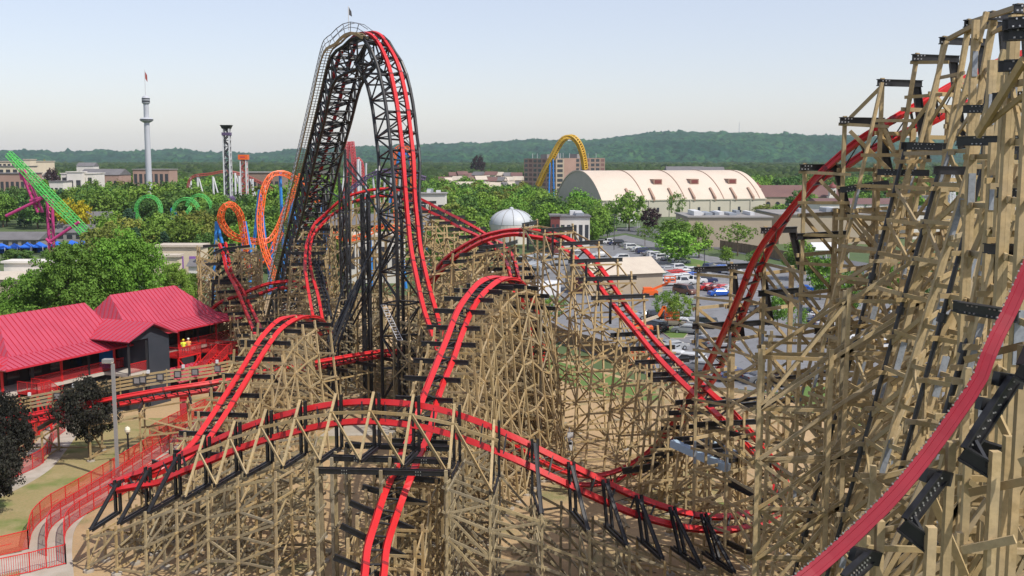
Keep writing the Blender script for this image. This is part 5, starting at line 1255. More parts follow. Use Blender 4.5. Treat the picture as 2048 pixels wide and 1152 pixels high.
# ---- steel coasters
def tube_track(pts, n=8, step=1.2): 
    A, _ = resample(spline([tuple(P(*p)) for p in pts], n), step); return [Vector(a) for a in A]
def steel_track(root, pts, gauge, m, r=.16, spine=True, tie=1, name='track', box=True, up=None):
    """tubular coaster track: two running rails, deeper spine rails and slanted ties"""
    C = tube_track(pts); mb = MB(); R = []
    for i, c in enumerate(C):
        t = (C[min(len(C)-1,i+1)]-C[max(0,i-1)]).normalized(); l = Vector((.12,.97,.1)) if up is None else Vector(up); l = (l-t*l.dot(t))
        if l.length < .2: l = Vector((1,0,0))-t*t.x
        l.normalize(); n = l.cross(t).normalized(); R.append((c+l*gauge/2, c-l*gauge/2, c+l*gauge/2-n*gauge*.75, c-l*gauge/2-n*gauge*.75))
    for k in range(4): 
        q = [a[k] for a in R]; mb.path(q, r if k < 2 else r*.9, n=6)
    for i in range(0, len(R), tie):
        a,b,c_,d = R[i]; mb.tube(a,b,r*.6,n=4); mb.tube(a,c_,r*.6,n=4); mb.tube(b,d,r*.6,n=4); mb.tube(c_,d,r*.6,n=4)
        if i+1 < len(R): mb.tube(a,R[i+1][2],r*.55,n=4); mb.tube(b,R[i+1][3],r*.55,n=4)
    return mb.build(name, m, root)
def legs(root, segs, m, r=.28, name='support'):
    for a, b in segs:
        mb = MB(); A = P(*a); B = P(*b) if len(b) == 3 else None
        mb.tube(A, B, r, n=8); mb.build(name, m, root)
# orange and blue looping coaster
oc = empty('looping_coaster', P(500,560,200).xy.to_3d(), label='orange looping steel coaster on bright blue leg supports left of the lift hill', cat='roller coaster')
steel_track(oc, [(452,600,200),(447,570,200),(503,548,203),(499,520,202),(494,484,201),(488,448,200),(483,426,199),(469,409,198),(455,404,197),(442,415,197),(437,437,197.5),(447,459,199),(466,476,201),(491,484,203),(519,487,205),(541,483,206),(558,462,207),(572,429,208),(586,396,208),(600,370,208),(606,350,208)][2:], 1.05, 'orange_track', .115)
steel_track(oc, [(640,400,214),(620,380,213),(606,364,212),(591,354,211),(569,343,210),(547,344,209),(533,357,208),(523,382,207),(519,409,206),(516,437,205),(519,473,204),(527,507,203),(538,532,202),(548,560,201)], 1.05, 'orange_track', .115)
steel_track(oc, [(558,462,207),(540,500,206),(519,520,206),(505,548,205)], 1.05, 'orange_track', .115)
steel_track(oc, [(790,330,250),(794,304,250),(806,294,250),(818,305,250),(822,340,250),(822,400,250)], 1.05, 'orange_track', .115); steel_track(oc, [(790,330,252),(786,380,252),(790,450,252)], 1.05, 'orange_track', .115)
steel_track(oc, [(660,470,215),(700,482,215),(740,470,215),(770,455,215),(800,468,215)], 1.2, 'orange_track', .15)
def gr(px, Y): 
    q = P(px,400,Y); return Vector((q.x,q.y,0))
for (tx,ty,tY),(bx,by) in (((519,380,207),(500,560)),((519,380,207),(540,560)),((490,443,202),(478,560)),((490,443,202),(517,580)),((433,443,199),(430,520)),((433,443,199),(455,525)),((586,396,209),(600,520)),((586,396,209),(565,540)),((545,484,206),(540,560)),((800,300,252),(776,430)),((815,300,252),(840,430)),((560,345,211),(566,480)),((500,484,204),(500,560)),((640,395,214),(655,520)),((740,470,216),(742,520)),((800,465,216),(806,520))):
    mb = MB(); A = P(tx,ty,tY); B = P(bx,by,tY); d = (B-A)/(A.z-B.z); E = A+d*A.z; mb.tube(A, E, .30, n=8); mb.build('support','steel_blue',oc)
mb = MB(); mb.beam(P(503,505,203), P(528,520,203), .4); mb.build('cross_brace','steel_blue',oc)
# train seats on the far loop
mb = MB(); mb.beam(P(801,312,249.5),P(812,306,249.5),.9,.7); mb.build('train','canvas_blue',oc)
# grey-blue supports of a third, purple tracked coaster and red twisted spike
pc = empty('purple_coaster', gr(740,330), label='purple tracked coaster on clustered pale supports behind the lift hill', cat='roller coaster')
steel_track(pc, [(690,392,330),(715,372,330),(745,352,330),(775,345,330),(810,350,330),(850,360,330)], 1.3, 'purple_steel', .2)
for px, top in ((705,372),(720,322),(732,326),(745,350),(752,338),(760,352),(770,348),(782,350),(800,352),(820,335),(826,352)):
    A = P(px,top,330); mb = MB(); mb.tube(A, (A.x+random.uniform(-2.5,2.5),A.y,0), .32, n=8); mb.build('support','grey_tower',pc)
sp = empty('twisted_spike_coaster', gr(698,480), label='pinkish red vertical spike of twisted track behind the lift hill', cat='roller coaster')
steel_track(sp, [(690,420,480),(694,380,480),(696,340,480),(697,300,480),(698,284,480)], 2.0, 'pinkred_steel', .26); steel_track(sp, [(700,284,480),(703,310,480),(706,350,480),(703,400,480)], 2.0, 'pinkred_steel', .26)
steel_track(sp, [(704,350,482),(712,322,482),(720,330,482),(722,370,482)], 1.8, 'pinkred_steel', .24)
mb = MB(); A = P(716,318,478); mb.tube(A,(A.x,A.y,0),.7,n=10); mb.build('support','white_steel',sp)
mb = MB(); A = P(690,330,478); mb.tube(A,(A.x-3,A.y,0),.4,n=10); mb.build('support','white_steel',sp)
# red track on white posts
rc = empty('white_post_coaster', gr(440,450), label='dull red coaster track strung between tall white posts', cat='roller coaster')
steel_track(rc, [(378,392,450),(380,366,450),(390,354,450),(420,350,450),(450,345,450),(480,350,452),(510,362,455),(535,375,458),(556,392,460)], 1.1, 'dusty_red', .16)
for px, top, b in ((378,366,376),(381,354,381),(395,349,395),(426,353,426),(470,346,472),(478,352,478),(505,358,505),(530,370,530)):
    A = P(px,top,450); mb = MB(); mb.tube(A, (A.x,A.y,0), .45, n=8); mb.build('support','white_steel',rc)
for px, top, dx in ((396,350,5),(427,355,5),(472,352,6),(500,358,6)):
    A = P(px,top,450); mb = MB(); mb.tube(A, (A.x+dx*.9,A.y,0), .32, n=8); mb.build('support','white_steel',rc)
# green loops on blue supports
gc = empty('green_loop_coaster', gr(340,330), label='green vertical loops of a small coaster on blue supports among the trees', cat='roller coaster')
def ring(cx, cy, rx, ry, Y, a0, a1, dY=3): return [(cx+rx*math.cos(q), cy-ry*math.sin(q), Y+dY*(k/16-.5)) for k, q in enumerate(np.linspace(R_(a0), R_(a1), 17))]
steel_track(gc, ring(297,420,27,30,330,-40,235), .95, 'green_track', .11); steel_track(gc, ring(372,425,28,30,325,10,205), .95, 'green_track', .11); steel_track(gc, ring(398,422,28,34,335,-35,160), .95, 'green_track', .11)
steel_track(gc, [(345,470,326),(356,452,325),(372,432,326),(384,415,328)], .95, 'green_track', .11)
for px, top, bx in ((343,416,342),(347,420,350),(352,424,344),(408,426,416),(413,434,420),(430,420,437),(356,430,352)):
    A = P(px,top,327); mb = MB(); mb.tube(A, (A.x+(bx-px)*.35,A.y,0), .3, n=8); mb.build('support','steel_blue',gc)
for px, top, bx in ((270,424,262),(326,424,332)):
    A = P(px,top,330); mb = MB(); mb.tube(A, (A.x+(bx-px)*.35,A.y,0), .28, n=8); mb.build('support','dark_grey',gc)
# green spike and pink supports
gs = empty('green_spike_coaster', gr(110,285), label='steep green lift spike leaning left on pink legs', cat='roller coaster')
steel_track(gs, [(14,312,292),(60,362,289),(110,416,286),(150,456,284),(178,486,283)], 1.1, 'green_track', .13, up=(.5,.8,-.2)); steel_track(gs, [(18,308,296),(64,352,293),(112,400,290),(155,444,288),(185,476,287)], 1.1, 'green_track', .13, up=(.5,.8,-.2))
for a, b in (((40,340,290),(76,425,290)),((48,340,290),(86,425,290)),((94,398,289),(97,462,289)),((104,398,289),(106,462,289)),((94,392,289),(12,432,289)),((94,392,289),(60,402,289)),((96,486,284),(158,444,284)),((92,478,284),(104,488,284)),((40,340,290),(44,360,290))):
    A, B = P(*a), P(*b); mb = MB(); B = B if b[1] < 430 or b[1] == 444 or b[1] == 488 or b[1] == 432 else Vector((B.x,B.y,0)); mb.tube(A,B,.42,n=8); mb.build('support','pink_steel',gs)
lc = MB()
for f in np.linspace(0,.95,7):
    a = P(40,340,290).lerp(P(76,425,290),f); b = P(48,340,290).lerp(P(86,425,290),min(1,f+.12)); lc.tube(a,b,.16,n=5)
    a = P(94,398,289).lerp(P(97,470,289),f); b = P(104,398,289).lerp(P(106,470,289),min(1,f+.14)); lc.tube(a,b,.16,n=5)
lc.build('lacing','pink_steel',gs)
# yellow hypercoaster hill
yc = empty('yellow_coaster', gr(1130,560), label='yellow camelback hill of a steel coaster on blue legs before the tall flats', cat='roller coaster')
steel_track(yc, [(1078,372,566),(1090,346,564),(1105,318,562),(1118,294,561),(1128,281,560),(1138,277,560),(1148,279,560),(1158,292,560),(1165,315,561),(1168,338,562)], 2.0, 'yellow_track', .55, up=(.75,.6,.1))
for tx, ty, bx in ((1100,325,1098),(1106,318,1108),(1163,322,1163),(1167,328,1170)):
    A = P(tx,ty,562); mb = MB(); mb.tube(A,(A.x+(bx-tx)*.4,A.y,0),.38,n=8); mb.build('support','steel_blue',yc)
# ---- arena
ar = empty('arena', (80,500,0), label='huge pale barrel roofed arena with dark ribs and dormer vents', cat='arena')
FA = frame((40,478,0), (.958,.287)); LA, DA = 81.5, 62.0; ZW = 7.6; ZT = 20.6
def arc(b): 
    x = (b-DA/2)/(DA/2); R = (1+((ZT-ZW)/(DA/2))**2)/(2*(ZT-ZW)/(DA/2)); return ZW+(math.sqrt(R*R-x*x)-(R-(ZT-ZW)/(DA/2)))*DA/2
bs = np.linspace(0, DA, 33)
mb = MB(); secs = [[FA(a,b,arc(b)) for b in bs] for a in (0, LA)]; mb.sweep(secs, closed=False, cap=False); part(mb,'roof','arena_roof',ar,True)
mb = MB(); obox(mb,FA,.1,LA-.1,.1,DA-.1,0,ZW-.02); o = part(mb,'wall','arena_wall',ar)
mb = MB(); mb.poly([FA(.05,b,arc(b)-.05) for b in bs]+[FA(.05,DA,ZW-.1),FA(.05,0,ZW-.1)]); mb.poly([FA(LA-.05,b,arc(b)-.05) for b in bs[::-1]]); part(mb,'end_wall','arena_end',ar)
for a in (20.5, 40.5, 60, 78.5): 
    mb = MB(); mb.sweep([[FA(a-.18,b,arc(b)-.1),FA(a+.18,b,arc(b)-.1),FA(a+.18,b,arc(b)+.25),FA(a-.18,b,arc(b)+.25)] for b in bs]); part(mb,'rib','arena_rib',ar)
mb = MB(); mb.sweep([[FA(-.25,b,arc(b)-.3),FA(.25,b,arc(b)-.3),FA(.25,b,arc(b)+.3),FA(-.25,b,arc(b)+.3)] for b in bs]); part(mb,'rib','arena_roof',ar)
for a in (28.5,47,66.5):
    b = 11; z = arc(b); mb = MB(); obox(mb,FA,a,a+4.2,b-2.5,b+3.2,z-1.3,z+1.1); o = part(mb,'dormer_vent','arena_rib',ar); mb = MB(); obox(mb,FA,a+.5,a+3.7,b-2.6,b-2.5,z-.9,z+.7); part(mb,'louvre','maroon',o)
    mb = MB(); q = 20; mb.prism([FA(a-1,q,arc(q)+.1),FA(a+2,q,arc(q)+.1),FA(a+2,q+3,arc(q+3)+.1)], (0,0,.5)); 
for a in (13,24.5,34,44.5,55,65.5,74.5):
    mb = MB(); 
    mb.prism([FA(a,0,ZW-.2),FA(a,8.5,arc(8.5)),FA(a,0.2,ZW+.3),FA(a,-.3,ZW+2.6)], FA(a+.7,0,0)-FA(a,0,0)) if 0 else mb.prism([FA(a,-.4,ZW-.4),FA(a,6,arc(6)-.2),FA(a,5.2,arc(6)+.3),FA(a,-.4,ZW+1.2)], FA(.9,0,0)-FA(0,0,0)); part(mb,'buttress','arena_rib',ar)
for a in np.arange(2, LA, 10.2):
    mb = MB(); obox(mb,FA,a,a+.4,-.25,.1,0,ZW-.05); part(mb,'pilaster','arena_wall',ar)
for a in np.arange(6, LA-4, 10.2): mb = MB(); obox(mb,FA,a,a+1.2,-.03,.1,2.2,4.2); part(mb,'window','window_dark',ar)
mb = MB(); obox(mb,FA,-.3,LA+.3,-.3,.15,ZW-.2,ZW+.25); part(mb,'cornice','arena_wall',ar)
mb = MB(); obox(mb,FA,67,69,-.05,.12,0,2.6); part(mb,'door','window_dark',ar)
# ---- maroon roofed stadium with two domed towers
sd = empty('stadium', (125,525,0), label='long tan arcaded stadium front with a maroon roof and two domed towers', cat='stadium')
FS = frame((P(1520,400,522).x,522,0), (1,.02)); ls = (1690-1520)/FPX*522; zb = P(1600,394,522).z; ztp = P(1600,371,522).z
mb = MB(); obox(mb,FS,0,ls,0,14,0,zb); part(mb,'wall','tan_wall',sd); mb = MB(); mb.prism([FS(0,-.5,zb),FS(0,14.5,zb),FS(0,8,ztp)], FS(ls,0,0)-FS(0,0,0)); part(mb,'roof','maroon_roof',sd)
for k in range(8):
    a = 4+k*4.6; mb = MB(); pts = [FS(a-1,-.05,1)]+[FS(a+1.1*math.cos(q),-.05,zb-3.4+1.2*math.sin(q)) for q in np.linspace(math.pi,0,9)]+[FS(a+1,-.05,1)]; mb.prism(pts, (0,.3,0)); part(mb,'arch_window','window_dark',sd)
for px in (1514,1664):
    c = P(px,400,520); zz = lambda py: P(px,py,520).z; mb = MB(); mb.box((c.x,c.y,zz(392)/2),(4.2,4.2,zz(392))); o = part(mb,'corner_tower','white_wall',sd); mb = MB(); mb.box((c.x,c.y,(zz(392)+zz(376))/2),(3,3,zz(376)-zz(392))); part(mb,'belfry','white_wall',o)
    mb = MB(); mb.lathe((c.x,c.y,zz(376)), [(1.9,0),(1.8,.7),(1.3,1.5),(.5,2.2),(.15,2.9),(0,3.2)],14); part(mb,'dome','maroon',o)
    for s in (-.7,.7): mb = MB(); mb.box((c.x+s,c.y-1.52,zz(385)),(.7,.06,2)); part(mb,'window','window_dark',o)
# ---- tall flats
fl = empty('apartment_tower', (35,720,0), label='brown brick slab of tall flats behind the yellow coaster hill', cat='apartment building')
def flats(x0, x1, Yl, Yr, ptop, ncol, nfl, m):
    A = P(x0,320,Yl); B = P(x1,320,Yr); Fq = frame((A.x,A.y,0), (B.x-A.x,B.y-A.y)); L = (B.xy-A.xy).length; z = P(x0,ptop,Yl).z; mb = MB(); obox(mb,Fq,0,L,0,14,0,z); o = part(mb,'wing',m,fl)
    w = MB(); w2 = MB()
    for i in range(ncol):
        for k in range(nfl):
            a = L*(i+.5)/ncol; c = z*(k+.5)/nfl; d = w if (i % 3 != 1) else w2; obox(d,Fq,a-L/ncol*.34,a+L/ncol*.34,-.04,.1,c-1.0,c+.85)
    part(w,'window','window_dark',o); part(w2,'balcony','maroon_roof',o)
    rb = MB(); obox(rb,Fq,L*.4,L*.6,3,9,z,z+2.6); part(rb,'roof_plant','roof_flat',o)
    an = MB()
    for f in (.1,.25,.7,.9): an.tube(Fq(L*f,4,z), Fq(L*f,4,z+3.2), .12, n=5)
    part(an,'antenna','white_steel',o)
flats(1048,1112,700,660,317,7,9,'pink_brick'); flats(1112,1128,660,662,317,1,9,'tan_wall'); flats(1128,1210,690,730,316,8,9,'brown_brick')
# ---- dome
dm = empty('dome_building', (0,345,0), label='low whitish ribbed dome among trees in front of the arena', cat='dome')
c = P(1023,446,335); rd = 45/FPX*335; zt = P(1023,418,335).z; z0 = P(1023,448,335).z
mb = MB(); mb.lathe((c.x,c.y,0), [(rd*math.cos(q), z0+(zt-z0)*math.sin(q)) for q in np.linspace(0,math.pi/2,9)], 40); part(mb,'dome_shell','dome_white',dm,True)
mb = MB(); mb.lathe((c.x,c.y,0), [(rd*.99,0),(rd*.99,z0)],40); part(mb,'ring_wall','white_wall',dm)
for k in range(12):
    an = k*math.pi/6+.1; mb = MB(); mb.path([Vector((c.x+rd*math.cos(q)*math.cos(an), c.y+rd*math.cos(q)*math.sin(an), z0+(zt-z0)*math.sin(q)+.02)) for q in np.linspace(0,math.pi/2*.96,9)], .09, n=5); part(mb,'rib','roof_flat',dm)
mb = MB(); mb.lathe((c.x,c.y,zt-.1), [(.7,0),(.6,.5),(0,.8)],12); part(mb,'cap','dome_white',dm)
# ---- generic boxes and houses
def building(px0, px1, Y, ptop, depth, wall, roof, label, rows=2, cols=6, name='building', cat='building', slope=0, base=0, win=True, ang=0.0, over=.4, extras=0, wm='window_dark'):
    A = P(px0,400,Y); B = P(px1,400,Y); L = B.x-A.x; z = P(px0,ptop,Y).z; t = empty(name, (A.x+L/2,Y,0), label=label, cat=cat); Fb = frame((A.x,A.y,0), (math.cos(ang),math.sin(ang))); zw = z-(slope if slope else .4)
    mb = MB(); obox(mb,Fb,0,L,0,depth,base,zw); part(mb,'wall',wall,t)
    mb = MB()
    if slope: mb.prism([Fb(-over,-over,zw),Fb(-over,depth+over,zw),Fb(-over,depth/2,z)], Fb(L+2*over,0,0)-Fb(0,0,0))
    else: obox(mb,Fb,-over,L+over,-over,depth+over,zw,z)
    part(mb,'roof',roof,t)
    if win:
        for i in range(cols):
            for k in range(rows):
                a = L*(i+.5)/cols; c = zw*(k+.55)/rows; w = min(1.3, L/cols*.3); mb = MB(); obox(mb,Fb,a-w,a+w,-.05,.08,c-zw/rows*.24,c+zw/rows*.24); part(mb,'window',wm,t)
    for e in range(extras):
        a = L*random.uniform(.1,.9); mb = MB(); obox(mb,Fb,a,a+random.uniform(1,2.4),depth*random.uniform(.2,.5),depth*.7,z,z+random.uniform(.6,1.3)); part(mb,'roof_unit','galvanised' if e % 2 else 'white_steel',t)
    return t
building(1378,1545,318,433,25,'tan_wall','roof_flat','long low tan building with rooftop units behind the car park trees',1,1,win=False,extras=9)
building(1560,1800,330,428,30,'tan_wall','roof_flat','long tan hall behind the bend of the high track',1,1,win=False,extras=8)
building(1820,2100,350,424,30,'white_wall','roof_flat','pale low hall seen between the posts of the right tower',1,1,win=False,extras=6)
building(1640,1800,420,398,20,'white_wall','maroon_roof','white walled building with a maroon roof right of the stadium',1,8,slope=2)
building(1790,1930,470,392,18,'white_wall','roof_grey','white building with small dark windows far behind the right tower',2,12)
building(0,70,640,322,30,'cream_wall','roof_tan','large cream hotel block at the left edge on the skyline',4,8)
building(-70,40,600,332,24,'cream_wall','roof_grey','cream wing of the hillside hotel cut by the left edge',3,8)
building(-40,52,540,346,20,'pink_brick','roof_grey','pink brick block with tall dark window slits at the left edge',1,9)
building(52,64,620,318,8,'cream_wall','roof_tan','short tower on the cream hotel block at left',1,2)
building(70,100,650,344,14,'white_wall','roof_grey','small white house right of the cream hotel',2,4,slope=2.5)
building(124,188,560,346,16,'white_wall','white_wall','white classical building with tall window bays',2,5)
building(136,166,556,343,6,'white_wall','white_wall','projecting white columned front of the classical building',1,2)
building(100,128,545,362,12,'white_wall','roof_grey','low white annexe left of the classical building',1,3)
building(160,240,640,338,20,'pink_brick','roof_grey','long grey roofed building behind the classical white one',1,6,slope=3.5)
building(268,340,560,338,14,'pink_brick','roof_flat','tan brick school-like block behind the slender viewing tower',2,7)
building(156,190,900,325,12,'white_wall','roof_grey','distant pale grey roofed house in the trees at left',1,4,slope=3)
building(470,560,520,344,20,'brown_brick','roof_flat','flat brown building behind the red and white drop tower',1,8)
building(112,206,350,425,14,'dark_grey','roof_grey','grey two tier roofed pavilion behind the pink leg of the green spike',1,5,slope=4.5,name='pavilion',cat='pavilion')
building(108,200,340,450,6,'roof_flat','roof_grey','grey lean-to front of the pavilion behind the blue tents',1,5,slope=2.4,name='lean_to_hall',cat='pavilion')
building(-40,72,318,466,12,'roof_flat','roof_grey','long grey roofed shed behind the blue tents at left',1,6,slope=2)
building(310,398,212,490,5,'cream_wall','roof_tan','cream flat roofed shop with purple posters before the coaster',1,3,wm='purple_print',name='shop',cat='shop')
building(296,350,205,510,3,'cream_wall','roof_tan','yellowish low annexe of the cream shop',1,2,win=False)
building(372,400,200,520,5,'white_wall','roof_grey','small grey roofed kiosk under the timber stack',1,2,slope=1.2,name='kiosk',cat='kiosk')
building(0,205,205,522,4,'white_wall','white_wall','long white wall below the blue tents',1,1,win=False,name='white_wall',cat='wall')
building(-30,180,196,548,10,'tan_wall','roof_tan','low tan roofed shed behind the near trees at left',1,1,win=False,slope=1)
building(838,890,330,386,9,'white_wall','roof_flat','cream box building with roof plant right of the lift drop',1,3,extras=4)
building(1108,1180,300,432,12,'white_wall','roof_grey','white flat roofed cafe right of the dome',1,6,extras=3)
building(1102,1120,296,430,8,'maroon','roof_grey','dark red hut at the left end of the white cafe',1,2)
building(640,860,262,430,12,'dark_grey','roof_grey','dark grey ride building seen through the lift hill',1,8,slope=2.5)
building(690,800,225,470,10,'white_wall','roof_tan','cream shop seen low through the black towers',1,5)
building(940,1000,170,548,9,'white_wall','roof_tan','pale shed behind the timber of the centre hill',1,3,slope=1)
building(1335,1410,760,333,20,'brown_brick','roof_grey','wide dark roofed lodge behind the arena, left wing',2,10,slope=5)
building(1405,1450,790,334,20,'brown_brick','roof_grey','wide dark roofed lodge behind the arena, right wing',2,6,slope=5)
t = building(1478,1484,2,318,1,'white_wall','white_wall','x') if 0 else None
# blue event tents
def tent(px, pyb, w, label, ptop):
    q = G(px,pyb); s = w/FPX*q.y/2; zt = P(px,ptop,q.y).z; ze = zt*.60; t = empty('canopy_tent', q, label=label, cat='tent', group='row of blue canopy tents'); mb = MB(); e = [Vector((q.x+a*s,q.y+b*s,ze)) for a,b in ((-1,-1),(1,-1),(1,1),(-1,1))]; ap = Vector((q.x,q.y,zt)); f = [p-Vector((0,0,.35)) for p in e]
    for i in range(4): mb.poly([e[i],e[(i+1)%4],ap]); mb.poly([f[i],f[(i+1)%4],e[(i+1)%4],e[i]])
    mb.build('canopy','canvas_blue',t); mb = MB(); 
    for p in e: mb.beam((p.x,p.y,0),p,.12)
    mb.build('frame','white_steel',t)
    for k in (2,3,1): mb = MB(); a, b = e[k], e[(k+1)%4]; mb.quad_box([Vector((a.x,a.y,.05)),Vector((b.x,b.y,.05)),Vector((b.x,b.y+.03,.05)),Vector((a.x,a.y+.03,.05)),Vector((a.x,a.y,ze-.4)),Vector((b.x,b.y,ze-.4)),Vector((b.x,b.y+.03,ze-.4)),Vector((a.x,a.y+.03,ze-.4))]); mb.build('side_curtain','canvas_blue',t)
TL = ['blue peaked canopy tent at the far left end of the tent row','second blue canopy tent from the left end, low and behind','third blue tent, left one of the close pair left of the pink legs','fourth blue tent, right one of the close pair beside the pink legs','lone blue canopy tent just right of the pink legs','blue canopy tent left of the half hidden one','blue canopy tent half hidden behind the bright tree','left tent of the last joined blue pair at right','right tent of the last joined blue pair, end of the row']
for (px,pyb,w,tp_),lb in zip(((4,508,24,486),(30,507,20,486),(56,506,22,484),(80,506,22,483),(116,500,22,482),(144,497,22,480),(166,494,18,480),(195,494,20,478),(216,493,18,478)), TL): tent(px,pyb,w,lb,tp_)
for px,pyb,w,tp_,lb in ((345,494,24,483,'small blue canopy beside the cream shop'),(392,494,20,488,'little blue sunshade right of the cream shop'),(126,478,22,468,'pale blue canopy in front of the grey pavilion'),(2,566,44,542,'large pale blue canopy at the left edge behind the near trees')): tent(px,pyb,w,lb,tp_)
# houses on the far slope
def house(px, Y, w, h, label, wall, roof, group=None, z=0):
    A = P(px,350,Y); t = empty('house', (A.x,Y,z), random.uniform(-.5,.5), label=label, cat='house', group=group); mb = MB(); mb.box((0,0,h/2),(w,8,h)); o = mb.build('wall',wall); o.parent = t; mb = MB(); mb.prism([Vector((-w/2-.4,-4.5,h)),Vector((-w/2-.4,4.5,h)),Vector((-w/2-.4,0,h+2.8))], (w+.8,0,0)); o = mb.build('roof',roof); o.parent = t
    for a in (-w*.3,0,w*.3):
        for c in (.3,.72): mb = MB(); mb.box((a,-4.02,h*c),(1.1,.06,1.2)); o = mb.build('window','window_dark'); o.parent = t
hk = 0
for row, (Y, px0, px1, n) in enumerate(((640,872,1040,12),(700,878,1050,13),(780,884,1046,12),(860,900,1040,9))):
    for k in range(n):
        px = px0+(px1-px0)*(k+random.uniform(.2,.8))/n; w = random.uniform(7,10); r = random.choice(['roof_grey','maroon_roof','roof_tan']); wl = random.choice(['white_wall','pink_brick','tan_wall','cream_wall'])
        a = {'white_wall':'white','pink_brick':'pink brick','tan_wall':'tan','cream_wall':'cream'}[wl]; b = {'roof_grey':'grey','maroon_roof':'dull red','roof_tan':'tan'}[r]; rw = ['nearest','second','third','farthest'][row]
        house(px, Y, w, random.uniform(5,6.5), f'{a} house, {b} roof, {rw} row of the estate left of the flats', wl, r, f'{a} {b} roofed houses of the {rw} estate row', z=row*2.4)
for k in range(26):
    px = random.choice([random.uniform(1220,1340), random.uniform(1600,2060), random.uniform(200,560), random.uniform(1760,1840)]); Y = random.uniform(950,2300); house(px, Y, random.uniform(12,26), random.uniform(6,9), 'pale house scattered among the distant trees', random.choice(['white_wall','cream_wall']), 'roof_grey', 'pale houses scattered in the far woods')
# mast on the ridge
mz = P(1478,270,5000); t = empty('radio_mast', (mz.x,5000,mz.z-20), label='thin lattice radio mast on the wooded ridge', cat='mast'); mb = MB(); zt = P(1478,244,5000).z
for s in (-1,1): mb.beam((mz.x+s*3.2,5000,mz.z-25),(mz.x,5000,zt),.9)
for f in np.linspace(0,.9,9): z = mz.z+(zt-mz.z)*f; w = 3.2*(1-f); mb.beam((mz.x-w,5000,z),(mz.x+w,5000,z+5),.6)
mb.build('lattice','grey_tower',t)
# white lattice ride far behind the right tower
lattice_tower(1900,260,330,470,9,'white_steel','white_steel','white lattice ride mast seen between the posts of the right tower',name='lattice_mast')
for px, py, top, nm in ((1408,560,500,'light pole among the parked cars left of the white pickups'),(1363,476,402,'light pole in front of the arena wall'),(1228,500,430,'light pole by the entry road'),(1390,690,610,'light pole on the kerbed island')):
    q = G(px,py); z = P(px,top,q.y).z; t = empty('light_pole', q, label=nm, cat='light pole'); mb = MB(); mb.tube(q,(q.x,q.y,z),.11,.07,8); mb.build('pole','dark_grey',t); mb = MB(); mb.box((q.x,q.y,z+.08),(1.3,.35,.18)); mb.build('lamp_head','dark_grey',t)
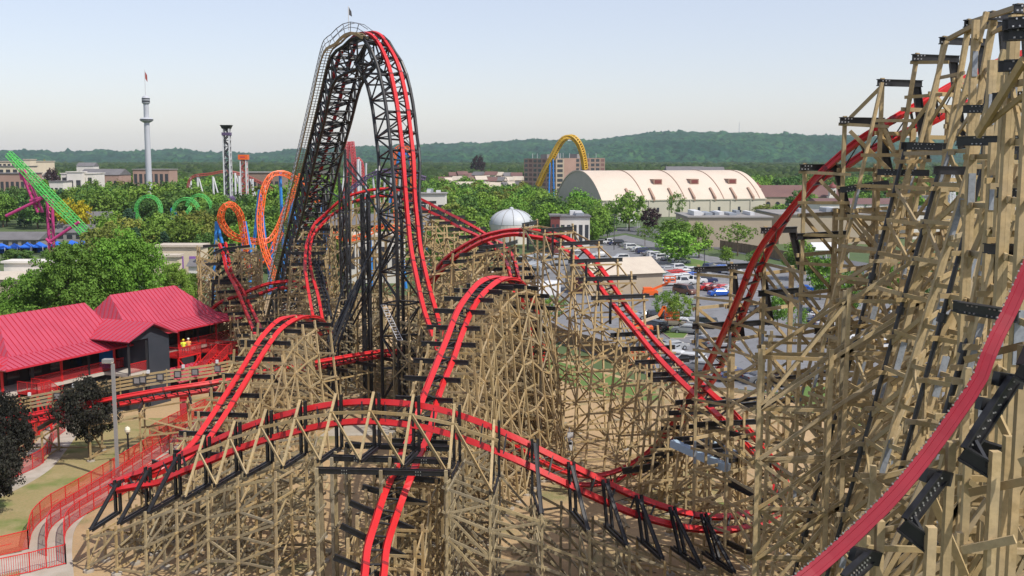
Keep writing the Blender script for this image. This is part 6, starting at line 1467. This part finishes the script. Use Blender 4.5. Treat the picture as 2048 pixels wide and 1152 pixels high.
# ================================================================== CARS AND YARD
def car_proto(kind):
    L, Wd, H = dict(sedan=(4.6,1.8,1.45), suv=(4.7,1.88,1.75), pickup=(5.4,1.95,1.85), van=(5.0,1.95,1.95))[kind]; hl = L/2; hw = Wd/2; g = .28
    prof = dict(sedan=[(-hl,.62),(-hl+.1,.92),(-1.45,1.0),(-.85,1.42),(.55,1.45),(1.25,.98),(hl-.15,.82),(hl,.6)],
                suv=[(-hl,.65),(-hl+.05,1.08),(-hl+.3,1.68),(-.9,1.75),(.6,1.72),(1.3,1.1),(hl-.15,.98),(hl,.65)],
                pickup=[(-hl,.7),(-hl+.03,1.12),(-.75,1.14),(-.6,1.8),(.75,1.82),(1.35,1.18),(hl-.12,1.08),(hl,.7)],
                van=[(-hl,.6),(-hl+.05,1.15),(-hl+.22,1.88),(-.5,1.95),(1.1,1.86),(1.75,1.12),(hl-.1,.95),(hl,.6)])[kind]
    t = empty('parked_car'); mb = MB()
    def ring(x, ztop):
        belt = min(ztop, 1.0 if kind != 'van' else 1.1); tw = hw if ztop <= belt+.02 else hw*.80
        return [Vector((x,-hw*.94,g)),Vector((x,-hw,.55)),Vector((x,-hw*.98,belt)),Vector((x,-tw*.97,ztop-.04)),Vector((x,-tw*.85,ztop)),Vector((x,tw*.85,ztop)),Vector((x,tw*.97,ztop-.04)),Vector((x,hw*.98,belt)),Vector((x,hw,.55)),Vector((x,hw*.94,g))]
    mb.sweep([ring(x,z) for x,z in prof]); b = mb.build('body','car_white',t)
    gl = MB(); hi = [p for p in prof if p[1] > 1.3]; x0, x1 = min(p[0] for p in hi), max(p[0] for p in hi); zr = max(p[1] for p in prof); zb = 1.04 if kind != 'van' else 1.14; tw = hw*.80
    xb, xf = {'sedan':(-1.4,1.15),'suv':(-hl+.2,1.2),'pickup':(-.72,1.28),'van':(-hl+.2,1.68)}[kind]
    for s in (-1,1):
        gl.quad_box([Vector((xb+.2,s*(hw*.975),zb)),Vector((xf-.15,s*(hw*.975),zb)),Vector((xf-.15,s*(hw*.99),zb)),Vector((xb+.2,s*(hw*.99),zb)),Vector((x0+.1,s*tw*.985,zr-.16)),Vector((x1-.05,s*tw*.985,zr-.16)),Vector((x1-.05,s*tw*1.01,zr-.16)),Vector((x0+.1,s*tw*1.01,zr-.16))])
    gl.quad_box([Vector((xf+.03,-hw*.82,zb-.02)),Vector((xf+.03,hw*.82,zb-.02)),Vector((xf+.07,hw*.82,zb-.02)),Vector((xf+.07,-hw*.82,zb-.02)),Vector((x1+.03,-tw*.84,zr-.12)),Vector((x1+.03,tw*.84,zr-.12)),Vector((x1+.08,tw*.84,zr-.12)),Vector((x1+.08,-tw*.84,zr-.12))])
    gl.quad_box([Vector((xb-.07,-hw*.8,zb)),Vector((xb-.07,hw*.8,zb)),Vector((xb-.03,hw*.8,zb)),Vector((xb-.03,-hw*.8,zb)),Vector((x0-.07,-tw*.82,zr-.14)),Vector((x0-.07,tw*.82,zr-.14)),Vector((x0-.02,tw*.82,zr-.14)),Vector((x0-.02,-tw*.82,zr-.14))])
    gl.build('window_glass','car_glass',t)
    for sx in (-1,1):
        for sy in (-1,1):
            w = MB(); c = Vector((sx*hl*.60, sy*(hw-.10), .33)); w.tube(c-Vector((0,.11,0)), c+Vector((0,.115,0)), .33, n=14); o = w.build('wheel','rubber',t); w = MB(); w.tube(c+Vector((0,sy*.117,0)), c+Vector((0,sy*.125,0)), .19, n=10); w.build('rim','galvanised',o)
    for s in (-1,1):
        l = MB(); l.box((hl-.05,s*hw*.68,.74),(.12,.34,.16)); l.build('headlight','lamp_glass',t); l = MB(); l.box((-hl+.02,s*hw*.75,.84),(.1,.26,.2)); l.build('tail_light','maroon',t)
    if kind == 'pickup': l = MB(); l.box((-1.7,0,1.12),(1.8,1.5,.06)); l.build('load_bed','black_steel',t)
    reg(t); return t
PROTO = {k: car_proto(k) for k in ('sedan','suv','pickup','van')}
USED = {k: False for k in PROTO}; CARL = {}
def car(kind, colr, px, py, yaw, label):
    o = PROTO[kind] if not USED[kind] else copy_tree(PROTO[kind]); USED[kind] = True
    g = G(px,py,.06); o.location = (g.x,g.y,.055); o.rotation_euler = (0,0,R_(yaw)); o['label'] = label; o['category'] = 'pickup truck' if kind == 'pickup' else 'van' if kind == 'van' else 'car'; o['group'] = 'cars parked in the lot'; o.name = {'pickup':'parked_pickup','van':'parked_van'}.get(kind,'parked_car')
    kids = KIDS[PROTO_NAME[kind]] if o is PROTO[kind] else list(o.children)
    for c in o.children:
        if c.name.startswith('body'): c.material_slots[0].link = 'OBJECT'; c.material_slots[0].material = M['car_'+colr]
PROTO_NAME = {k: o.name for k, o in PROTO.items()}
for k, o in PROTO.items(): KIDS[o] = KIDS.get(o.name)
KCOPY = {k: o for k, o in PROTO.items()}
def copy_tree(o, parent=None, kids=None):
    c = o.copy(); COL.objects.link(c)
    if parent: c.parent = parent
    for ch in (KIDSP.get(o, [])): copy_tree(ch, c)
    return c
KIDSP = {}
def _reg2(o):
    KIDSP[o] = list(o.children)
    for c in KIDSP[o]: _reg2(c)
for o in PROTO.values(): _reg2(o)
KB = {'sedan':'saloon','suv':'estate car','pickup':'pickup','van':'van'}
CN = {'maroon_':'maroon'}
def row(cars, x0, y0, x1, y1, yaw, where, jit=4):
    n = len(cars); nm = [f"{CN.get(c,c)} {KB[k]}" for k,c in cars]
    for i, (k, c) in enumerate(cars):
        f = i/max(1,n-1); px, py = x0+(x1-x0)*f, y0+(y1-y0)*f
        if n == 1: lab = f"{nm[i]} {where}"
        elif i == 0: lab = f"{nm[i]}, left end {where}"
        elif i == n-1: lab = f"{nm[i]}, right end {where}"
        else: lab = f"{nm[i]} right of a {nm[i-1]}, {where[3:]}"
        car(k, c, px, py, yaw+random.uniform(-jit,jit), lab)
S, U, K, V_ = 'sedan','suv','pickup','van'
row([(U,'black'),(S,'grey'),(U,'white'),(S,'silver'),(U,'navy'),(S,'grey'),(U,'white'),(U,'white')], 1240,490,1324,520, 18, 'of the tree island row')
row([(S,'silver'),(S,'silver')], 1342,521,1362,527, 18, 'of the pair below the island tree')
row([(K,'white'),(S,'navy')], 1216,488,1230,490, 18, 'of the pair by the entry road')
row([(S,'white'),(S,'white'),(U,'white')], 1158,506,1240,521, 200, 'of the row left of the tree island')
row([(S,'grey'),(S,'silver'),(U,'white')], 1308,546,1358,541, 30, 'of the back row by the light pole')
row([(U,'green'),(S,'silver'),(S,'red'),(S,'red'),(S,'white'),(U,'white')], 1312,556,1386,548, 24, 'of the second crowded row')
row([(S,'silver'),(S,'white'),(S,'white'),(S,'blue'),(U,'silver')], 1336,562,1402,555, 24, 'of the third crowded row')
row([(U,'white'),(K,'white'),(K,'white'),(U,'navy')], 1340,571,1412,566, 14, 'of the front crowded row')
row([(V_,'brown')], 1370,588,1370,588, -50, 'alone below the white pickups')
row([(S,'red'),(S,'maroon_'),(S,'red'),(S,'white')], 1418,580,1462,584, 20, 'behind the blue saloon')
row([(S,'blue')], 1440,592,1440,592, 12, 'shining bright behind the black track brackets')
row([(U,'navy'),(S,'grey'),(U,'blue'),(U,'white'),(S,'white')], 1418,540,1470,548, 60, 'of the row behind the black ledger')
row([(S,'silver'),(U,'black'),(U,'black')], 1296,638,1348,641, 12, 'behind the orange boom')
row([(U,'black')], 1308,662,1308,662, 120, 'alone left of the kerbed island')
row([(S,'beige'),(S,'white'),(S,'silver'),(U,'black')], 1346,652,1404,655, 150, 'of the row behind the kerbed island')
row([(S,'silver')], 1375,667,1375,667, 160, 'in front, right of the kerbed island')
row([(U,'grey'),(U,'grey'),(S,'white')], 1506,624,1560,624, 15, 'of the row between tower frames')
row([(S,'blue')], 1606,584,1606,584, 170, 'bright blue behind the second ledger of the tower')
row([(U,'grey'),(S,'navy'),(U,'silver'),(S,'black')], 1550,585,1610,594, 60, 'of the row along the road bend')
row([(S,'navy'),(S,'white'),(U,'black'),(S,'navy'),(S,'maroon_')], 1622,632,1690,655, 30, 'of the upper row behind the tower')
row([(S,'navy'),(S,'white'),(U,'white'),(U,'silver'),(S,'grey')], 1640,650,1720,672, 30, 'of the middle row behind the tower')
row([(U,'navy'),(S,'white'),(S,'silver'),(U,'white')], 1672,680,1770,700, 30, 'of the lower row behind the tower')
row([(U,'silver'),(S,'white'),(U,'white'),(S,'silver')], 1326,712,1400,742, 150, 'of the row behind the red hill')
row([(U,'grey'),(S,'black'),(S,'silver')], 1290,705,1345,700, 30, 'of the row by the lift truck')
row([(S,'grey')], 1412,692,1412,692, 100, 'behind the left frames of the tower')
row([(S,'navy'),(S,'grey'),(U,'black')], 1470,760,1580,770, 20, 'of the nearest row under the tower')
row([(U,'white'),(S,'silver'),(U,'grey'),(S,'white')], 1790,640,1900,668, 30, 'of the row behind the broad posts')
for k in PROTO:
    pass
# ---- coach row, trailer, shed, sheds and canopies
def vehicle_box(px, pyb, L, W, H, yaw, name, label, cat, body, glass=True, cab=None):
    g = G(px,pyb,.06); t = empty(name, (g.x,g.y,.06), R_(yaw), label=label, cat=cat)
    def pt(mb, nm, m, p=t): o = mb.build(nm, m); o.parent = p; return o
    mb = MB(); h0 = .55 if name != 'box_trailer' else 1.15
    secs = [[Vector((x,-W/2*.98,h0)),Vector((x,-W/2,h0+.3)),Vector((x,-W/2,H-.2)),Vector((x,-W/2+.18,H)),Vector((x,W/2-.18,H)),Vector((x,W/2,H-.2)),Vector((x,W/2,h0+.3)),Vector((x,W/2*.98,h0))] for x in (-L/2,-L/2+.02,L/2-.02,L/2)]; mb.sweep(secs); o = pt(mb,'body',body)
    if glass:
        for s in (-1,1): mb = MB(); mb.box((0,s*(W/2+.01),H*.68),(L*.86,.03,H*.24)); pt(mb,'side_window','car_glass')
        mb = MB(); mb.box((L/2+.01,0,H*.62),(.03,W*.82,H*.36)); pt(mb,'windscreen','car_glass'); mb = MB(); mb.box((-L/2-.01,0,H*.7),(.03,W*.7,H*.22)); pt(mb,'rear_window','car_glass')
    else:
        for s in (-1,1): mb = MB(); mb.box((-L/2-.02,s*W*.24,h0+(H-h0)*.5),(.04,W*.44,(H-h0)*.9)); d = pt(mb,'rear_door','white_steel'); mb = MB(); mb.box((-L/2-.05,s*.12,h0+(H-h0)*.45),(.03,.05,(H-h0)*.7)); pt(mb,'latch_bar','galvanised',d)
        mb = MB(); mb.box((-L/2-.03,0,H-.3),(.03,W*.5,.18)); pt(mb,'dark_vent','dark_grey')
        for k in range(int(L/1.2)): mb = MB(); mb.box((-L/2+.6+k*1.2,-W/2-.01,(H+h0)/2),(.06,.03,H-h0-.4)); pt(mb,'side_rib','white_steel')
    for sx in ((-L*.32,L*.3) if glass else (-L*.36,-L*.27)):
        for s in (-1,1): mb = MB(); c = Vector((sx,s*(W/2-.15),.48)); mb.tube(c-Vector((0,.14,0)),c+Vector((0,.14,0)),.48,n=14); pt(mb,'wheel','rubber')
    return t
vehicle_box(1086,606,9.5,2.5,3.7,62,'box_trailer','long white box trailer standing behind the centre hill with its doors towards us','trailer','white_steel',glass=False)
for px, py, yaw, lab in ((1062,548,70,'white coach at the left of the parked row behind the centre hill'),(1082,552,70,'white coach in the middle of the parked row behind the centre hill'),(1050,534,75,'white minibus nose-on left of the coaches'),(1098,528,10,'long white coach broadside behind the black ledgers'),(1130,531,10,'white coach broadside right of the long one')): vehicle_box(px,py,7.2,2.2,2.6,yaw,'coach',lab,'coach','car_silver')
sh = empty('storage_shed', G(1240,575), label='tan gable shed with a pale roof among the timbers', cat='shed'); Fh = frame(G(1178,592), (.93,.37)); 
mb = MB(); obox(mb,Fh,0,16,0,11,0,4.0); part(mb,'wall','tan_wall',sh); mb = MB(); mb.prism([Fh(-.4,-.6,3.9),Fh(-.4,11.6,3.9),Fh(-.4,5.5,6.6)], Fh(16.8,0,0)-Fh(0,0,0)); part(mb,'roof','roof_tan',sh); mb = MB(); obox(mb,Fh,-.06,.05,3,7,0,3); part(mb,'door','maroon',sh)
for px, pyb, w, d, h, lab in ((1241,456,74,6,4.4,'white pavilion canopy by the entry road'),(1655,520,70,8,4.6,'white peaked canopy behind the bend of the high track')):
    g = G(px,pyb); t = empty('white_canopy', g, label=lab, cat='canopy'); L = w/FPX*g.y; mb = MB(); mb.prism([Vector((g.x-L/2,g.y-d/2,h*.62)),Vector((g.x-L/2,g.y+d/2,h*.62)),Vector((g.x-L/2,g.y,h))], (L,0,0)); part(mb,'canopy_roof','white_steel',t)
    for a in (-.48,-.16,.16,.48): 
        for b in (-.45,.45): mb = MB(); mb.beam((g.x+L*a,g.y+d*b,0),(g.x+L*a,g.y+d*b,h*.62),.14); part(mb,'post','white_steel',t)
# boom lifts
def boom(px, pyb, segs, label, Y=None, base='orange_paint'):
    g = G(px,pyb,.06); t = empty('boom_lift', g, label=label, cat='boom lift'); mb = MB(); mb.box(g+Vector((0,0,.85)),(2.8,2.0,.8)); mb.box(g+Vector((-.5,0,1.5)),(1.6,1.6,.7)); part(mb,'turntable',base,t)
    for sx in (-1,1):
        for sy in (-1,1): mb = MB(); c = g+Vector((sx*1.0,sy*1.05,.45)); mb.tube(c-Vector((0,.16,0)),c+Vector((0,.16,0)),.45,n=12); part(mb,'wheel','rubber',t)
    last = g+Vector((-.4,0,1.8))
    for (qx,qy,m) in segs: q = P(qx,qy,g.y); mb = MB(); mb.beam(last,q,.34,.42); part(mb,'boom_arm',m,t); last = q
    bk = MB(); c = last+Vector((.2,0,-.4))
    for z in (0,.55,1.1):
        for (a,b) in (((-1,-.5),(1,-.5)),((1,-.5),(1,.5)),((1,.5),(-1,.5)),((-1,.5),(-1,-.5))): bk.beam(c+Vector((*a,z)), c+Vector((*b,z)), .08)
    for a in (-1,0,1):
        for b in (-.5,.5): bk.beam(c+Vector((a,b,0)), c+Vector((a,b,1.1)), .08)
    bk.box(c,(2,1,.08)); part(bk,'basket','orange_paint',t)
boom(1300,594,[(1292,584,'orange_paint'),(1336,566,'orange_paint'),(1338,560,'orange_paint')],'orange boom lift with its basket raised beside the tan shed')
boom(1272,574,[(1300,562,'orange_paint')],'second orange boom lift with its basket close to the shed wall')
boom(1286,668,[(1317,632,'cream_wall'),(1328,613,'orange_paint'),(1341,634,'orange_paint')],'boom lift with a cream and orange arm bent over the parked cars')
boom(1282,738,[(1270,716,'orange_paint')],'low orange lift truck behind the foot of the red hill')
# plank fence beside the lot, footbridge timbers, wooden screen
def plank(pix, h, lab):
    A,_ = resample(spline([tuple(G(x,y)) for x,y in pix],6), 2.4); t = empty('plank_fence', A[0], label=lab, cat='fence'); 
    mb = MB(); ps = MB()
    for a,b in zip(A,A[1:]):
        a, b = Vector(a), Vector(b); ps.beam(a,a+Vector((0,0,h+.1)),.12)
        for f in np.linspace(0,1,12,endpoint=False): q = a.lerp(b,f+.04); r = a.lerp(b,f+.085-.006); c = a.lerp(b,f+.04); d = (b-a).normalized()*.095; mb.beam(c+Vector((0,0,.05)), c+Vector((0,0,h+random.uniform(-.03,.03))), .03, .19, d)
        mb.beam(a+Vector((0,.06,h*.8)),b+Vector((0,.06,h*.8)),.06,.1)
    mb.build('planks','plank_fence',t); ps.build('fence_post','plank_fence',t)
plank([(1100,672),(1130,690),(1180,704),(1240,728),(1290,748)], 2.2, 'brown plank fence along the edge of the car park behind the frames')
plank([(1440,498),(1500,508),(1560,520),(1640,540)], 2.6, 'dark plank screen beside the bending road')
# ---- haze: one box of even air round everything
hz = MB(); hz.quad_box([Vector(v) for v in ((-7600,-100,-1.5),(7600,-100,-1.5),(7600,7500,-1.5),(-7600,7500,-1.5),(-7600,-100,190),(7600,-100,190),(7600,7500,190),(-7600,7500,190))])
hm = bpy.data.materials.new('haze'); hm.use_nodes = True; n = hm.node_tree.nodes; n.remove(n['Principled BSDF']); v = n.new('ShaderNodeVolumePrincipled'); v.inputs['Color'].default_value = (.75,.88,1,1); v.inputs['Density'].default_value = 0.000052; v.inputs['Anisotropy'].default_value = .2
hm.node_tree.links.new(v.outputs[0], n['Material Output'].inputs['Volume']); M['haze'] = hm
hz.build('haze', 'haze', kind='stuff')
print('trees', NT[0], 'objects', len(bpy.data.objects))
